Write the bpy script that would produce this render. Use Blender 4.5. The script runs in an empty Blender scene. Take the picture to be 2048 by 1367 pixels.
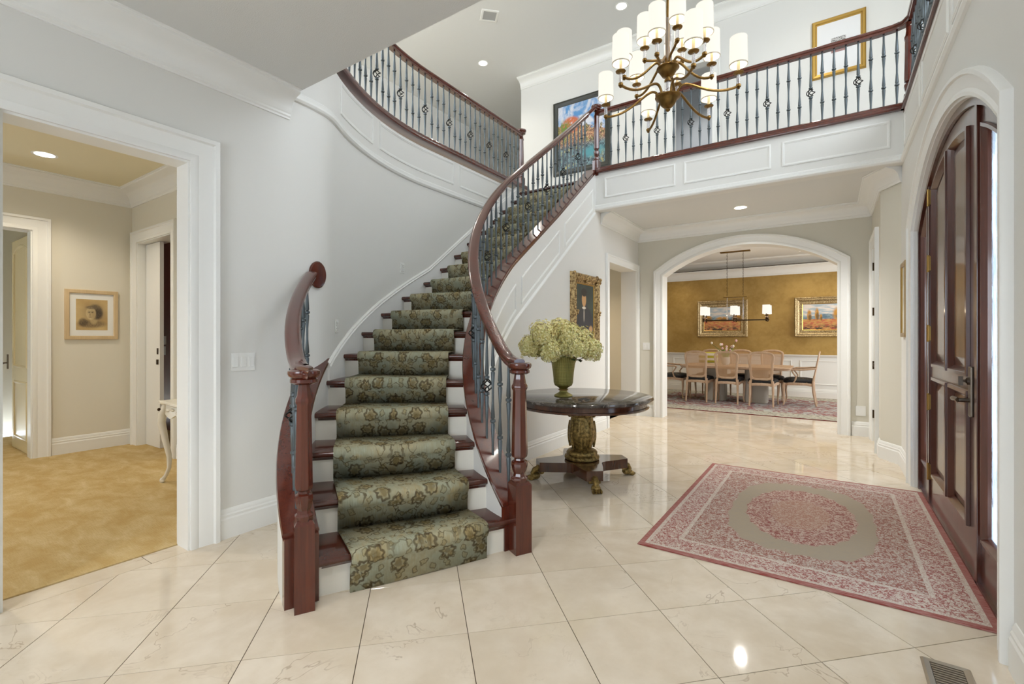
import bpy, bmesh, math, random
from math import sin, cos, pi, radians, sqrt, atan2
from mathutils import Vector, Matrix, noise as mnoise
random.seed(7)
S = bpy.context.scene
COL = S.collection
# ------------------------------------------------------------------ camera
F_PX, YAW, CY, EYE = 946.14, 33.934, 673.85, 1.30
cam_d = bpy.data.cameras.new('camera'); cam = bpy.data.objects.new('camera', cam_d); COL.objects.link(cam)
cam.location = (0, 0, EYE); cam.rotation_euler = (pi/2, 0, radians(YAW))
cam_d.sensor_width = 36.0; cam_d.lens = 36.0*F_PX/2048; cam_d.shift_y = (CY-683.5)/2048
cam_d.clip_start = 0.05; cam_d.clip_end = 200
S.camera = cam
# ------------------------------------------------------------------ world, daylight and added fill, exposure
S.view_settings.view_transform = 'Standard'; S.view_settings.look = 'None'
S.view_settings.gamma = 1.0; S.view_settings.use_curve_mapping = False
S.view_settings.exposure = 0.08
W = bpy.data.worlds.new('world'); S.world = W; W.use_nodes = True
wn = W.node_tree.nodes; wl = W.node_tree.links
bg = wn['Background']; bg.inputs['Color'].default_value = (0.76, 0.87, 1.0, 1); bg.inputs['Strength'].default_value = 7.0
def area(name, loc, rot, sx, sy, power, col, spread=180):
    d = bpy.data.lights.new(name, 'AREA'); d.shape = 'RECTANGLE'; d.size = sx; d.size_y = sy
    d.energy = power; d.color = col; d.spread = radians(spread)
    o = bpy.data.objects.new(name, d); COL.objects.link(o); o.location = loc; o.rotation_euler = rot
    return o
# daylight over the front door; other area lamps are fill at added, unseen windows
area('fill_front_room', (-1.1, -2.55, 1.65), (radians(90), 0, 0), 1.8, 1.5, 16, (1.0, 0.96, 0.90))
area('daylight_over_door', (2.15, 3.64, 4.9), (0, radians(90), 0), 2.0, 3.2, 54, (0.97, 0.99, 1.0))
area('fill_upper_hall', (-5.4, 2.02, 5.0), (radians(90), 0, 0), 2.2, 1.7, 34, (1.0, 0.98, 0.95))  # added behind the low ceiling to brighten the dim upstairs hall
area('fill_dining', (3.05, 10.4, 1.7), (0, radians(90), 0), 1.8, 2.0, 70, (1.0, 0.97, 0.93))
area('fill_study', (-5.3, -1.75, 1.55), (radians(90), 0, 0), 1.0, 1.3, 5, (1.0, 0.97, 0.93))
# ------------------------------------------------------------------ mesh helpers
def tag(o, label=None, cat=None, group=None, kind=None):
    if label: o['label'] = label
    if cat: o['category'] = cat
    if group: o['group'] = group
    if kind: o['kind'] = kind
    return o
def empty(name, loc=(0, 0, 0), rz=0, label=None, cat=None, group=None):
    o = bpy.data.objects.new(name, None); COL.objects.link(o); o.location = loc; o.rotation_euler = (0, 0, rz)
    o.empty_display_size = 0.1
    return tag(o, label, cat, group)
class MB:
    def __init__(s): s.v = []; s.f = []; s.uv = None
    def add(s, vs, fs):
        b = len(s.v); s.v += [tuple(v) for v in vs]; s.f += [tuple(b+i for i in f) for f in fs]; return s
    def box(s, x0, x1, y0, y1, z0, z1):
        return s.add([(x0,y0,z0),(x1,y0,z0),(x1,y1,z0),(x0,y1,z0),(x0,y0,z1),(x1,y0,z1),(x1,y1,z1),(x0,y1,z1)],
                     [(0,3,2,1),(4,5,6,7),(0,1,5,4),(1,2,6,5),(2,3,7,6),(3,0,4,7)])
    def hexa(s, p): return s.add(p, [(0,3,2,1),(4,5,6,7),(0,1,5,4),(1,2,6,5),(2,3,7,6),(3,0,4,7)])
    def prism(s, poly, z0, z1):
        n = len(poly)
        return s.add([(x,y,z0) for x,y in poly]+[(x,y,z1) for x,y in poly],
            [tuple(range(n-1,-1,-1)), tuple(range(n,2*n))]+[(i,(i+1)%n,n+(i+1)%n,n+i) for i in range(n)])
    def rings(s, R, closed=True, caps=True):
        n = len(R[0]); b = len(s.v); fs = []
        for k in range(len(R)-1):
            for i in range(n if closed else n-1):
                j = (i+1) % n; fs.append((k*n+i, k*n+j, (k+1)*n+j, (k+1)*n+i))
        if caps and closed: fs += [tuple(range(n-1,-1,-1)), tuple((len(R)-1)*n+i for i in range(n))]
        return s.add([p for r in R for p in r], fs)
    def lathe(s, prof, seg=24, c=(0,0,0), rot=0.0, flute=None):
        R = []
        for r, z in prof:
            ring = []
            for i in range(seg):
                a = rot+2*pi*i/seg; rr = r if flute is None else r*flute(a, z)
                ring.append((c[0]+rr*cos(a), c[1]+rr*sin(a), c[2]+z))
            R.append(ring)
        return s.rings(R)
    def tube(s, pts, rad, seg=8, closed=False):
        pts = [Vector(p) for p in pts]; n = len(pts); R = []
        up = Vector((0,0,1)); prev = None
        for i, p in enumerate(pts):
            if closed: t = pts[(i+1)%n]-pts[i-1]
            else: t = pts[min(i+1,n-1)]-pts[max(i-1,0)]
            if t.length < 1e-9: t = Vector((0,0,1))
            t.normalize()
            if prev is None: a = t.orthogonal().normalized() if abs(t.dot(up)) > .95 else t.cross(up).normalized()
            else: a = (prev-t*prev.dot(t)).normalized()
            prev = a; b = t.cross(a); r = rad[i] if isinstance(rad, list) else rad
            if isinstance(r, tuple): ra, rb = r
            else: ra = rb = r
            R.append([tuple(p+a*ra*cos(2*pi*k/seg)+b*rb*sin(2*pi*k/seg)) for k in range(seg)])
        if closed:
            R.append(R[0]); return s.rings(R, caps=False)
        return s.rings(R)
    def ball(s, c, r, seg=10, rings=7, f=None):
        rx, ry, rz = r if isinstance(r, tuple) else (r,r,r); R = []
        for k in range(rings+1):
            t = pi*k/rings; sr = max(sin(t), .02)
            R.append([(c[0]+rx*sr*cos(2*pi*i/seg), c[1]+ry*sr*sin(2*pi*i/seg), c[2]-rz*cos(t)) for i in range(seg)])
        return s.rings(R)
    def xf(s, M):
        s.v = [tuple(M @ Vector(v)) for v in s.v]; return s
    def mesh(s, name, mat=None, smooth=False, bevel=0, recalc=True, angle=40):
        me = bpy.data.meshes.new(name); me.from_pydata(s.v, [], s.f)
        if s.uv:
            L = me.uv_layers.new(name='UVMap'); 
            for lp in me.loops: L.data[lp.index].uv = s.uv[lp.vertex_index]
        bm = bmesh.new(); bm.from_mesh(me)
        if recalc: bmesh.ops.recalc_face_normals(bm, faces=bm.faces)
        if bevel: bmesh.ops.bevel(bm, geom=[e for e in bm.edges if len(e.link_faces)==2 and e.calc_face_angle(0) > .6], offset=bevel, segments=2, affect='EDGES', profile=.6)
        bm.to_mesh(me); bm.free()
        if smooth:
            for p in me.polygons: p.use_smooth = True
            me.set_sharp_from_angle(angle=radians(angle))
        if mat: me.materials.append(mat)
        return me
    def build(s, name, mat, parent=None, smooth=False, bevel=0, recalc=True, angle=40, loc=None):
        o = bpy.data.objects.new(name, s.mesh(name, mat, smooth, bevel, recalc, angle)); COL.objects.link(o)
        if loc: o.location = loc
        if parent: o.parent = parent
        return o
def obj(name, me, parent=None, loc=(0,0,0), rz=0, scale=None):
    o = bpy.data.objects.new(name, me); COL.objects.link(o); o.location = loc; o.rotation_euler = (0,0,rz)
    if scale: o.scale = scale
    if parent: o.parent = parent
    return o
def copy_tree(o, parent=None):
    c = o.copy(); COL.objects.link(c)
    if parent: c.parent = parent
    for ch in list(o.children): copy_tree(ch, c)
    return c
def struct(name, mb, mat, parent=None, **k):
    o = mb.build(name, mat, parent, **k)
    if parent is None: o['kind'] = 'structure'
    return o
def offs(path, closed=False):
    # unit left normals with mitre scale of a 2D polyline
    n = len(path); out = []
    for i in range(n):
        ds = []
        for a, b in ((i-1, i), (i, i+1)):
            if closed: a %= n; b %= n
            elif a < 0 or b >= n: continue
            dx, dy = path[b][0]-path[a][0], path[b][1]-path[a][1]; l = math.hypot(dx, dy) or 1
            ds.append((-dy/l, dx/l))
        if len(ds) == 1: out.append(ds[0]); continue
        mx, my = ds[0][0]+ds[1][0], ds[0][1]+ds[1][1]; l = math.hypot(mx, my) or 1; mx /= l; my /= l
        k = 1/max(.3, mx*ds[0][0]+my*ds[0][1]); out.append((mx*k, my*k))
    return out
def sweep(mb, path, prof, mapf=None, closed=False):
    """path: (s,t[,z]) points; prof: (a,b) a = to the left of the path, b = third axis; a closed section is swept"""
    N = offs(path, closed); R = []
    for p, nn in zip(path, N):
        zz = p[2] if len(p) > 2 else 0
        R.append([(p[0]+nn[0]*a, p[1]+nn[1]*a, zz+b) if mapf is None else mapf(p[0]+nn[0]*a, p[1]+nn[1]*a, zz+b) for a, b in prof])
    if closed: R.append(R[0]); return mb.rings(R, caps=False)
    return mb.rings(R)
def strips(mb, mapf, s0, s1, z0, z1, t0, t1, holes=()):
    """wall slab in (s,z) with openings (sa, sb, top(s) or number, bottom)"""
    br = {s0, s1}; hs = []
    for h in holes:
        sa, sb, top = h[:3]; bot = h[3] if len(h) > 3 else z0
        br |= {sa, sb}
        if callable(top): br |= {sa+(sb-sa)*i/28 for i in range(29)}
        hs.append((sa, sb, top, bot))
    br = sorted(b for b in br if s0-1e-6 <= b <= s1+1e-6)
    def hx(a, b, za0, zb0, za1, zb1):
        mb.hexa([mapf(a,za0,t0), mapf(b,zb0,t0), mapf(b,zb0,t1), mapf(a,za0,t1), mapf(a,za1,t0), mapf(b,zb1,t0), mapf(b,zb1,t1), mapf(a,za1,t1)])
    for a, b in zip(br, br[1:]):
        if b-a < 1e-6: continue
        m = (a+b)/2; h = next((h for h in hs if h[0] < m < h[1]), None)
        if h is None: hx(a, b, z0, z0, z1, z1); continue
        ta, tb = (h[2](a), h[2](b)) if callable(h[2]) else (h[2], h[2])
        hx(a, b, ta, tb, z1, z1)
        if h[3] > z0+1e-6: hx(a, b, z0, z0, h[3], h[3])
    return mb
mapX = lambda s, z, t: (t, s, z)      # wall in the plane x = t, s = y
mapY = lambda s, z, t: (s, t, z)      # wall in the plane y = t, s = x
# ------------------------------------------------------------------ material helpers
def lin(c): return tuple(((v/255)/12.92 if v/255 <= .04045 else ((v/255+.055)/1.055)**2.4) for v in c)+(1.0,)
class E:
    def __init__(s, nt, k): s.nt = nt; s.k = k
    def op(s, o, *b, clamp=False):
        n = s.nt.nodes.new('ShaderNodeMath'); n.operation = o; n.use_clamp = clamp
        s.nt.links.new(s.k, n.inputs[0])
        for i, x in enumerate(b):
            if isinstance(x, E): s.nt.links.new(x.k, n.inputs[i+1])
            else: n.inputs[i+1].default_value = x
        return E(s.nt, n.outputs[0])
    def __add__(s, b): return s.op('ADD', b)
    __radd__ = __add__
    def __sub__(s, b): return s.op('SUBTRACT', b)
    def __rsub__(s, b): return s.op('MULTIPLY', -1.0).op('ADD', b)
    def __mul__(s, b): return s.op('MULTIPLY', b)
    __rmul__ = __mul__
    def __truediv__(s, b): return s.op('DIVIDE', b)
    def __pow__(s, b): return s.op('POWER', b)
    def abs(s): return s.op('ABSOLUTE')
    def sin(s): return s.op('SINE')
    def sqrt(s): return s.op('SQRT')
    def frac(s): return s.op('FRACT')
    def lt(s, b): return s.op('LESS_THAN', b)
    def gt(s, b): return s.op('GREATER_THAN', b)
    def mn(s, b): return s.op('MINIMUM', b)
    def mx(s, b): return s.op('MAXIMUM', b)
    def atan2(s, b): return s.op('ARCTAN2', b)
    def ss(s, a, b):
        n = s.nt.nodes.new('ShaderNodeMapRange'); n.interpolation_type = 'SMOOTHSTEP'
        s.nt.links.new(s.k, n.inputs[0]); n.inputs[1].default_value = a; n.inputs[2].default_value = b
        n.inputs[3].default_value = 0; n.inputs[4].default_value = 1
        return E(s.nt, n.outputs[0])
class M:
    """a Principled material plus a few node shorthands"""
    def __init__(s, name, col=(200,200,200), rough=.5, metal=0.0, spec=.5, coat=0.0):
        s.m = bpy.data.materials.new(name); s.m.use_nodes = True; s.nt = s.m.node_tree
        s.b = s.nt.nodes['Principled BSDF']; s.col = lin(col)
        s.b.inputs['Base Color'].default_value = s.col; s.b.inputs['Roughness'].default_value = rough
        s.b.inputs['Metallic'].default_value = metal; s.b.inputs['Specular IOR Level'].default_value = spec
        s.b.inputs['Coat Weight'].default_value = coat; s.b.inputs['Coat Roughness'].default_value = .08
    def new(s, t): return s.nt.nodes.new(t)
    def link(s, a, b): s.nt.links.new(a.k if isinstance(a, E) else a, b)
    def co(s, out='Object'):
        n = s.new('ShaderNodeTexCoord'); return n.outputs[out]
    def vec(s, x=None, y=None, z=None):
        n = s.new('ShaderNodeCombineXYZ')
        for i, v in enumerate((x, y, z)):
            if isinstance(v, E): s.link(v, n.inputs[i])
            elif v is not None: n.inputs[i].default_value = v
        return n.outputs[0]
    def xyz(s, sock):
        n = s.new('ShaderNodeSeparateXYZ'); s.link(sock, n.inputs[0]); return [E(s.nt, o) for o in n.outputs]
    def mapping(s, sock, scale=(1,1,1), loc=(0,0,0), rot=(0,0,0)):
        n = s.new('ShaderNodeMapping'); s.link(sock, n.inputs[0]); n.inputs['Scale'].default_value = scale
        n.inputs['Location'].default_value = loc; n.inputs['Rotation'].default_value = rot; return n.outputs[0]
    def noise(s, sock, scale=5, detail=3, rough=.5, dist=0.0, col=False):
        n = s.new('ShaderNodeTexNoise'); s.link(sock, n.inputs['Vector']); n.inputs['Scale'].default_value = scale
        n.inputs['Detail'].default_value = detail; n.inputs['Roughness'].default_value = rough; n.inputs['Distortion'].default_value = dist
        return n.outputs['Color'] if col else E(s.nt, n.outputs[0])
    def voronoi(s, sock, scale=5, feature='F1', rnd=1.0, dim='3D'):
        n = s.new('ShaderNodeTexVoronoi'); n.voronoi_dimensions = dim; n.feature = feature; s.link(sock, n.inputs['Vector'])
        n.inputs['Scale'].default_value = scale; n.inputs['Randomness'].default_value = rnd; return n
    def mix(s, f, a, b):
        n = s.new('ShaderNodeMix'); n.data_type = 'RGBA'
        for v, k in ((f, 0), (a, 6), (b, 7)):
            if isinstance(v, E): s.link(v, n.inputs[k])
            elif isinstance(v, (tuple, list)): n.inputs[k].default_value = lin(v) if len(v) == 3 else v
            elif isinstance(v, (int, float)): n.inputs[k].default_value = v
            else: s.link(v, n.inputs[k])
        return n.outputs[2]
    def color(s, k): s.link(k, s.b.inputs['Base Color']); return s
    def rough(s, k): s.link(k, s.b.inputs['Roughness']); return s
    def bump(s, h, strength=.3, dist=.01):
        n = s.new('ShaderNodeBump'); n.inputs['Strength'].default_value = strength; n.inputs['Distance'].default_value = dist
        s.link(h, n.inputs['Height']); s.link(n.outputs[0], s.b.inputs['Normal']); return s
    def emit(s, c, st):
        s.b.inputs['Emission Color'].default_value = lin(c); s.b.inputs['Emission Strength'].default_value = st; return s
    def rnd(s):
        n = s.new('ShaderNodeObjectInfo'); return E(s.nt, n.outputs['Random'])
    def ell(s, x, y, cx, cy, rx, ry, soft=.15):
        d = (((x-cx)/rx)**2 + ((y-cy)/ry)**2).sqrt()
        return 1 - d.ss(1-soft, 1+soft)
# ------------------------------------------------------------------ materials
def paint(name, col, rough=.55, tex=.04):
    m = M(name, col, rough); n = m.noise(m.co(), 160, 2); m.bump(n, tex, .004); return m.m
wall_m = paint('wall_paint', (226,225,220)); ceil_m = paint('ceiling_paint', (222,222,219), .8, .35)
trim_m = M('trim_white', (238,238,234), .35).m; riser_m = M('riser_white', (236,233,222), .4).m
cream_m = paint('wall_cream_warmlight', (226,221,206)); hall_m = paint('hall_paint', (214,210,196))  # cream puts warm lamplight into the study walls' ordinary paint
blue_m = paint('upstairs_blue_grey', (190,197,205))
def wood(name, a, b, rough=.22, scale=1.0, coat=.6):
    m = M(name, a, rough, coat=coat); c = m.mapping(m.co(), (5*scale, 5*scale, .8*scale))
    n = m.noise(c, 3.0, 3, .5, .2); g = m.noise(m.mapping(m.co(), (60*scale, 60*scale, 3*scale)), 2.0, 3)
    f = (n*.6+g*.4).ss(.2, .8); m.color(m.mix(f, a, b)); return m.m
mahog = wood('mahogany', (68,25,15), (98,41,24)); 
tread_m = wood('tread_wood', (62,27,18), (88,41,27), .25)
door_m = wood('door_wood', (62,27,18), (88,42,27), .3)
rose_m = wood('rosewood', (52,27,17), (92,52,30), .2)
pickled = wood('pickled_oak', (178,146,118), (206,180,154), .5, 1, 0)
pale_oak = wood('pale_oak_frame', (196,170,128), (218,194,156), .5, 1, 0)
redpanel = wood('red_cabinet_wood', (88,26,18), (116,40,28), .3)
iron_m = M('wrought_iron', (92,100,104), .42, .55).m
iron_dark = M('dark_iron', (40,42,42), .4, .6).m
brass_m = M('brass_hinge', (172,142,84), .3, 1.0).m
bronze_m = M('oil_bronze_hinge', (62,48,34), .35, .9).m
pewter_m = M('pewter', (110,100,90), .35, 1.0).m
ant = M('antique_brass', (118,90,48), .38, .95); ant.color(ant.mix(ant.noise(ant.co(), 30, 3), (92,68,36), (150,118,66))); ant = ant.m
crystal = M('clear_acrylic', (250,250,255), .03); crystal.b.inputs['Transmission Weight'].default_value = .85; crystal.b.inputs['IOR'].default_value = 1.45; crystal = crystal.m
plate_m = M('white_plastic', (236,236,232), .35).m; black_m = M('black', (16,16,16), .4).m
lens_m = M('lamp_lens', (255,250,240), .4).emit((255,244,226), 9.0).m
def shade_mat(name, st, c=(255,232,196), b=(250,244,230)):
    m = M(name, b, .8, spec=.1).emit(c, st); return m.m
shade_m = shade_mat('lit_fabric_shade', .95, (255,249,236), (70,68,62)); shade_in = shade_mat('lit_shade_lining', 1.6, (255,244,222), (60,56,50)); shade_rim = M('shade_trim', (196,186,164), .7).m
# polished cream marble tile
m = M('marble_tile', (222,212,194), .05, spec=.55)
oc = m.new('ShaderNodeVectorMath'); oc.operation = 'ADD'; m.link(m.co(), oc.inputs[0])
r = m.rnd(); m.link(m.vec(r*37, r*91, r*13), oc.inputs[1]); oc = oc.outputs[0]
cl = m.noise(oc, 3.2, 4, .55, .4); cl2 = m.noise(oc, 11, 4, .6)
v1 = (m.noise(oc, 1.5, 5, .62, .7)-.5).abs(); v2 = (m.noise(oc, 4.6, 4, .6, .8)-.5).abs()
msk = m.noise(oc, 1.6, 2).ss(.50, .62)
vein = (1-v1.ss(.0, .006))*msk*.42; vein2 = (1-v2.ss(0, .014))*m.noise(oc, 2.3, 2).ss(.55, .7)*.22
base = m.mix((cl*.7+cl2*.3).ss(.3, .72), (210,194,170), (230,218,200)); base = m.mix(r*.35, base, (216,204,184))
base = m.mix(m.noise(oc, 1.3, 3).ss(.58, .78)*.5, base, (204,186,152))
m.color(m.mix(vein2, m.mix(vein, base, (132,104,74)), (150,128,100))); tile_m = m.m
grout_m = M('grout', (84,70,54), .9).m
# dark marble table top
m = M('dark_marble', (60,54,50), .08); oc = m.co(); a = (m.noise(oc, 5, 5, .65, 1.0)-.5).abs(); b = m.noise(oc, 9, 4, .6)
m.color(m.mix((1-a.ss(.0, .02))*.45, m.mix(b.ss(.35, .7), (52,47,43), (92,85,79)), (168,160,150))); dmarble = m.m
# gold cut-pile carpet
m = M('gold_carpet', (190,160,104), .95, spec=.1); oc = m.co(); big = m.noise(m.mapping(oc, (2.2,4.2,1), rot=(0,0,.5)), 1.8, 5, .6, .5); fine = m.noise(m.mapping(oc, (160,24,60)), 1.0, 2); fin2 = m.noise(m.mapping(oc, (24,160,60)), 1, 2)
m.color(m.mix((fine*.5+fin2*.5).ss(.3,.7)*.35, m.mix(big.ss(.3, .75), (190,162,108), (214,194,150)), (176,144,88))); m.bump(fine+fin2, .6, .004); carpet_m = m.m
# antique gold frame
m = M('antique_gold_frame', (150,122,76), .45, .6); oc = m.co(); n = m.noise(oc, 34, 4, .7)
m.color(m.mix(n.ss(.35, .65), (106,80,48), (210,182,130))); m.bump(n, .8, .01); goldf = m.m
bright_gold = M('bright_gilt', (186,150,78), .35, .8).m
silverg = M('champagne_gilt', (184,160,112), .4, .65); n = silverg.noise(silverg.co(), 60, 3, .7); silverg.bump(n, .6, .008); silverg.color(silverg.mix(n.ss(.3,.7), (120,96,58), (214,194,150))); silverg = silverg.m
darkframe = M('dark_frame', (46,48,40), .4).m
# stair runner: sage ground, gold and umber flowers, uv = metres across / along
m = M('runner_pile', (120,124,98), .95, spec=.08); u = m.co('UV'); X, Y, _ = m.xyz(u)
wrp = m.noise(u, 30, 3, .6); str_ = m.noise(m.mapping(u, (220, 14, 1)), 1.0, 2)
ground = m.mix(m.noise(u, 3.5, 3).ss(.35,.65), (150,154,134), (176,166,134)); ground = m.mix(m.noise(m.mapping(u,(1,1,1),(9,2,0)), 7, 3, .6).ss(.5,.68)*.55, ground, (170,140,76)); ground = m.mix(str_.ss(.35,.7)*.45, ground, (172,176,158))
def flowers(m, u, sc, rnd, petals, rad):
    v = m.voronoi(u, sc, rnd=rnd, dim='2D'); P = v.outputs['Position']; d = E(m.nt, v.outputs['Distance'])
    df = m.new('ShaderNodeVectorMath'); df.operation = 'SUBTRACT'; m.link(u, df.inputs[0]); m.link(P, df.inputs[1])
    dx, dy, _ = m.xyz(df.outputs[0]); ang = dy.atan2(dx)
    lobe = ((ang*petals).sin()*.13+.9)*rad
    return d, lobe, E(m.nt, v.outputs['Color'])
wx = m.noise(u, 14, 3, .6); wy = m.noise(m.mapping(u, (1,1,1), (3,5,0)), 14, 3, .6); Xm = (X-.385).abs(); um = m.vec(Xm+(wx-.5)*.05, Y+(wy-.5)*.05, 0)   # mirrored across the runner
d, lb, _ = flowers(m, um, 6.0, .95, 7, .24); fl = 1-(d-lb).ss(-.06, .03); rim = 1-((d-lb).abs()).ss(.02, .07); core = 1-d.ss(.08, .15)
d2, lb2, _ = flowers(m, um, 15.0, .9, 4, .24); fl2 = 1-(d2-lb2).ss(-.05, .03); rim2 = 1-((d2-lb2).abs()).ss(.02, .08)
vine = (m.noise(um, 9, 2, .5, .6)-.5).abs(); vn = (1-vine.ss(.008, .022))*m.noise(um, 3, 1).ss(.42,.52)
c = m.mix(vn*.85, ground, (76,62,40)); c = m.mix(fl2*.3, c, (150,126,66)); c = m.mix(rim2*.62, c, (84,72,48))
c = m.mix(fl*.5*wrp.ss(.3,.6), c, (158,128,64)); c = m.mix(rim*.8, c, (70,54,34)); c = m.mix(core*.6, c, (104,86,50)); c = m.mix(wrp.ss(.35,.65)*.3, c, (140,134,104))
m.color(c); m.bump(str_+wrp, .5, .004); runner_m = m.m
# entry rug: 1.63 x 2.28 m, red and ivory with a scalloped medallion, object coordinates in metres
m = M('entry_rug_weave', (150,80,70), .9, spec=.1); oc = m.co(); X, Y, _ = m.xyz(oc); hx, hy = .82, 1.14
RED, IV, TAN = (138,80,68), (192,182,168), (168,152,130)
th = m.noise(m.mapping(oc, (14, 240, 1)), 1.0, 2)
def specks(sc, lo, hi, seedoff=0.0):
    n = m.noise(m.mapping(oc, (1,1,1), (seedoff,0,0)), sc, 3, .6, 1.4); return n.ss(lo, hi)
e = (hx-X.abs()).mn(hy-Y.abs())   # distance to the edge
sp1 = specks(58, .46, .54); sp2 = specks(80, .48, .54, 3.0); sp3 = specks(50, .46, .54, 7.0)
field = m.mix(sp1, RED, IV); field = m.mix(sp2*.35, field, (170,110,96))
ang = (Y/.82).atan2(X/.47); rr = ((X/.47)**2+(Y/.82)**2).sqrt()
sc1 = rr - ((ang*8).sin()*.014).abs(); 
rA = rr+((ang*10).sin()).abs()*.035+(ang*4).op('COSINE')*.05
inA = 1-rA.ss(1.0, 1.02); inB = 1-(rr+((ang*10).sin()).abs()*.03).ss(.735, .755); inC = 1-(rr+((ang*8).sin()).abs()*.02).ss(.40, .42)
tan = m.mix(th.ss(.4,.6)*.6, TAN, (148,136,118))

c = m.mix(inA, field, tan); c = m.mix(inB, c, m.mix(sp3, (140,76,68), (190,166,150))); c = m.mix(inC, c, m.mix(sp2, (160,110,92), (188,164,146)))
for lo, hi, mk in ((.0,.035, None), (.035,.06,'ivory'), (.06,.20,'spk'), (.20,.225,'ivory')):
    band = (e-lo).gt(0.0)*(e-hi).lt(0.0)
    bc = {None: m.mix(th.ss(.35,.65)*.5, (146,76,70), (186,136,126)), 'ivory': m.mix(sp2*.45, (206,196,182), (160,92,84)), 'spk': m.mix(specks(66,.45,.55,5.), (152,86,80), (204,190,176))}[mk]
    c = m.mix(band, c, bc)
c = m.mix(th.ss(.3,.7)*.18, c, (196,186,178)); m.color(c); m.bump(th+sp1, .35, .003); rug_m = m.m
# dining rug
m = M('dining_rug_weave', (120,80,70), .95, spec=.1); oc = m.co(); X, Y, _ = m.xyz(oc); e = (2.1-X.abs()).mn(1.55-Y.abs())
n1 = m.noise(oc, 7, 4, .65, 1.5).ss(.46,.56); n2 = m.noise(oc, 15, 3, .6, 1.2).ss(.48,.55); n3 = m.noise(oc, 22, 3).ss(.5,.56)
c = m.mix(n1, (150,98,92), (182,182,174)); c = m.mix(n2*.35, c, (112,124,140)); bd = m.mix(n3*.6, (184,180,164), (120,116,110))
c = m.mix(1-e.ss(.48,.5), c, bd); c = m.mix(1-e.ss(.012,.02), c, (96,20,26)); m.color(c); dining_rug_m = m.m
# ochre faux finish
m = M('ochre_wall', (160,116,42), .55); n = m.noise(m.co(), 1.8, 4, .6, .4); n2 = m.noise(m.co(), 14, 4, .65); m.color(m.mix((n*.7+n2*.3).ss(.35,.65), (154,122,58), (178,146,80))); ochre_m = m.m
# brocade seat, cane
m = M('black_brocade', (20,22,26), .6); v = m.voronoi(m.co(), 14); m.color(m.mix((1-E(m.nt, v.outputs['Distance']).ss(.12,.2))*.5, (18,20,24), (150,128,70))); brocade = m.m
m = M('woven_cane', (198,160,122), .6); oc = m.co(); X, Y, Z = m.xyz(oc)
g = ((X*110).frac()-.5).abs().gt(.26).mx(((Z*110).frac()-.5).abs().gt(.26)); g = g.mx((((X+Z)*78).frac()-.5).abs().gt(.36))
tr = m.new('ShaderNodeBsdfTransparent'); mx = m.new('ShaderNodeMixShader'); m.link(g*.4+.3, mx.inputs[0]); m.link(tr.outputs[0], mx.inputs[1]); m.link(m.b.outputs[0], mx.inputs[2]); m.link(mx.outputs[0], m.nt.nodes['Material Output'].inputs[0]); cane_m = m.m
white_lac = M('white_lacquer', (236,232,220), .25).m
# door glass: seedy, thin, lets daylight in
m = M('seedy_glass', (235,242,250), .02); oc = m.co(); tr = m.new('ShaderNodeBsdfTransparent'); gl = m.new('ShaderNodeBsdfGlossy'); gl.inputs['Roughness'].default_value = .08
tr.inputs[0].default_value = (.86,.92,.97,1); tl = m.new('ShaderNodeBsdfTranslucent'); tl.inputs[0].default_value = (.8,.9,1,1)
a = m.new('ShaderNodeMixShader'); m.link(m.noise(m.mapping(oc, (6,6,1.2)), 3, 3, .6, 1.).ss(.4,.6)*.3+.15, a.inputs[0]); m.link(tr.outputs[0], a.inputs[1]); m.link(tl.outputs[0], a.inputs[2])
b = m.new('ShaderNodeMixShader'); b.inputs[0].default_value = .08; m.link(a.outputs[0], b.inputs[1]); m.link(gl.outputs[0], b.inputs[2]); m.link(b.outputs[0], m.nt.nodes['Material Output'].inputs[0]); glass_m = m.m
pane_m = M('window_pane', (240,245,250), .05); pane_m.b.inputs['Transmission Weight'].default_value = 1.0; pane_m = pane_m.m
# flowers, vase
m = M('hydrangea_petal', (206,198,120), .7); r = m.noise(m.co(), 60, 2); m.color(m.mix(r.ss(.3,.7), (208,194,112), (244,236,182))); m.b.inputs['Subsurface Weight'].default_value = .1; petal_m = m.m
leaf_m = M('leaf_green', (58,84,40), .5).m; stem_m = M('stem_green', (84,92,52), .6).m
m = M('embossed_brass_vase', (150,140,74), .38, .75); oc = m.co(); X,Y,Z = m.xyz(oc); an = Y.atan2(X)
dm = ((an*20+Z*300).sin())*((an*20-Z*300).sin()); m.bump(dm, .4, .004); m.color(m.mix(dm.ss(-.4,.4), (128,120,64), (164,154,88))); vase_m = m.m
m = M('gilt_carving', (132,108,58), .42, .7); n = m.noise(m.co(), 40, 3, .6); m.color(m.mix(n.ss(.3,.7), (92,76,40), (168,140,82))); m.bump(n, .4, .006); gilt_m = m.m
vent_m = M('vent_metal', (170,158,140), .35, .6).m; ventdark = M('vent_dark', (30,26,22), .8).m
tulip_m = M('tulip_pink', (232,190,196), .6).m; whitetulip = M('tulip_white', (236,226,214), .6).m
m = M('striped_pillow', (236,234,226), .9); Z = m.xyz(m.co())[2]; m.color(m.mix(((Z*9.5).frac()).gt(.5), (238,236,228), (190,184,60))); pillow_m = m.m
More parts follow.
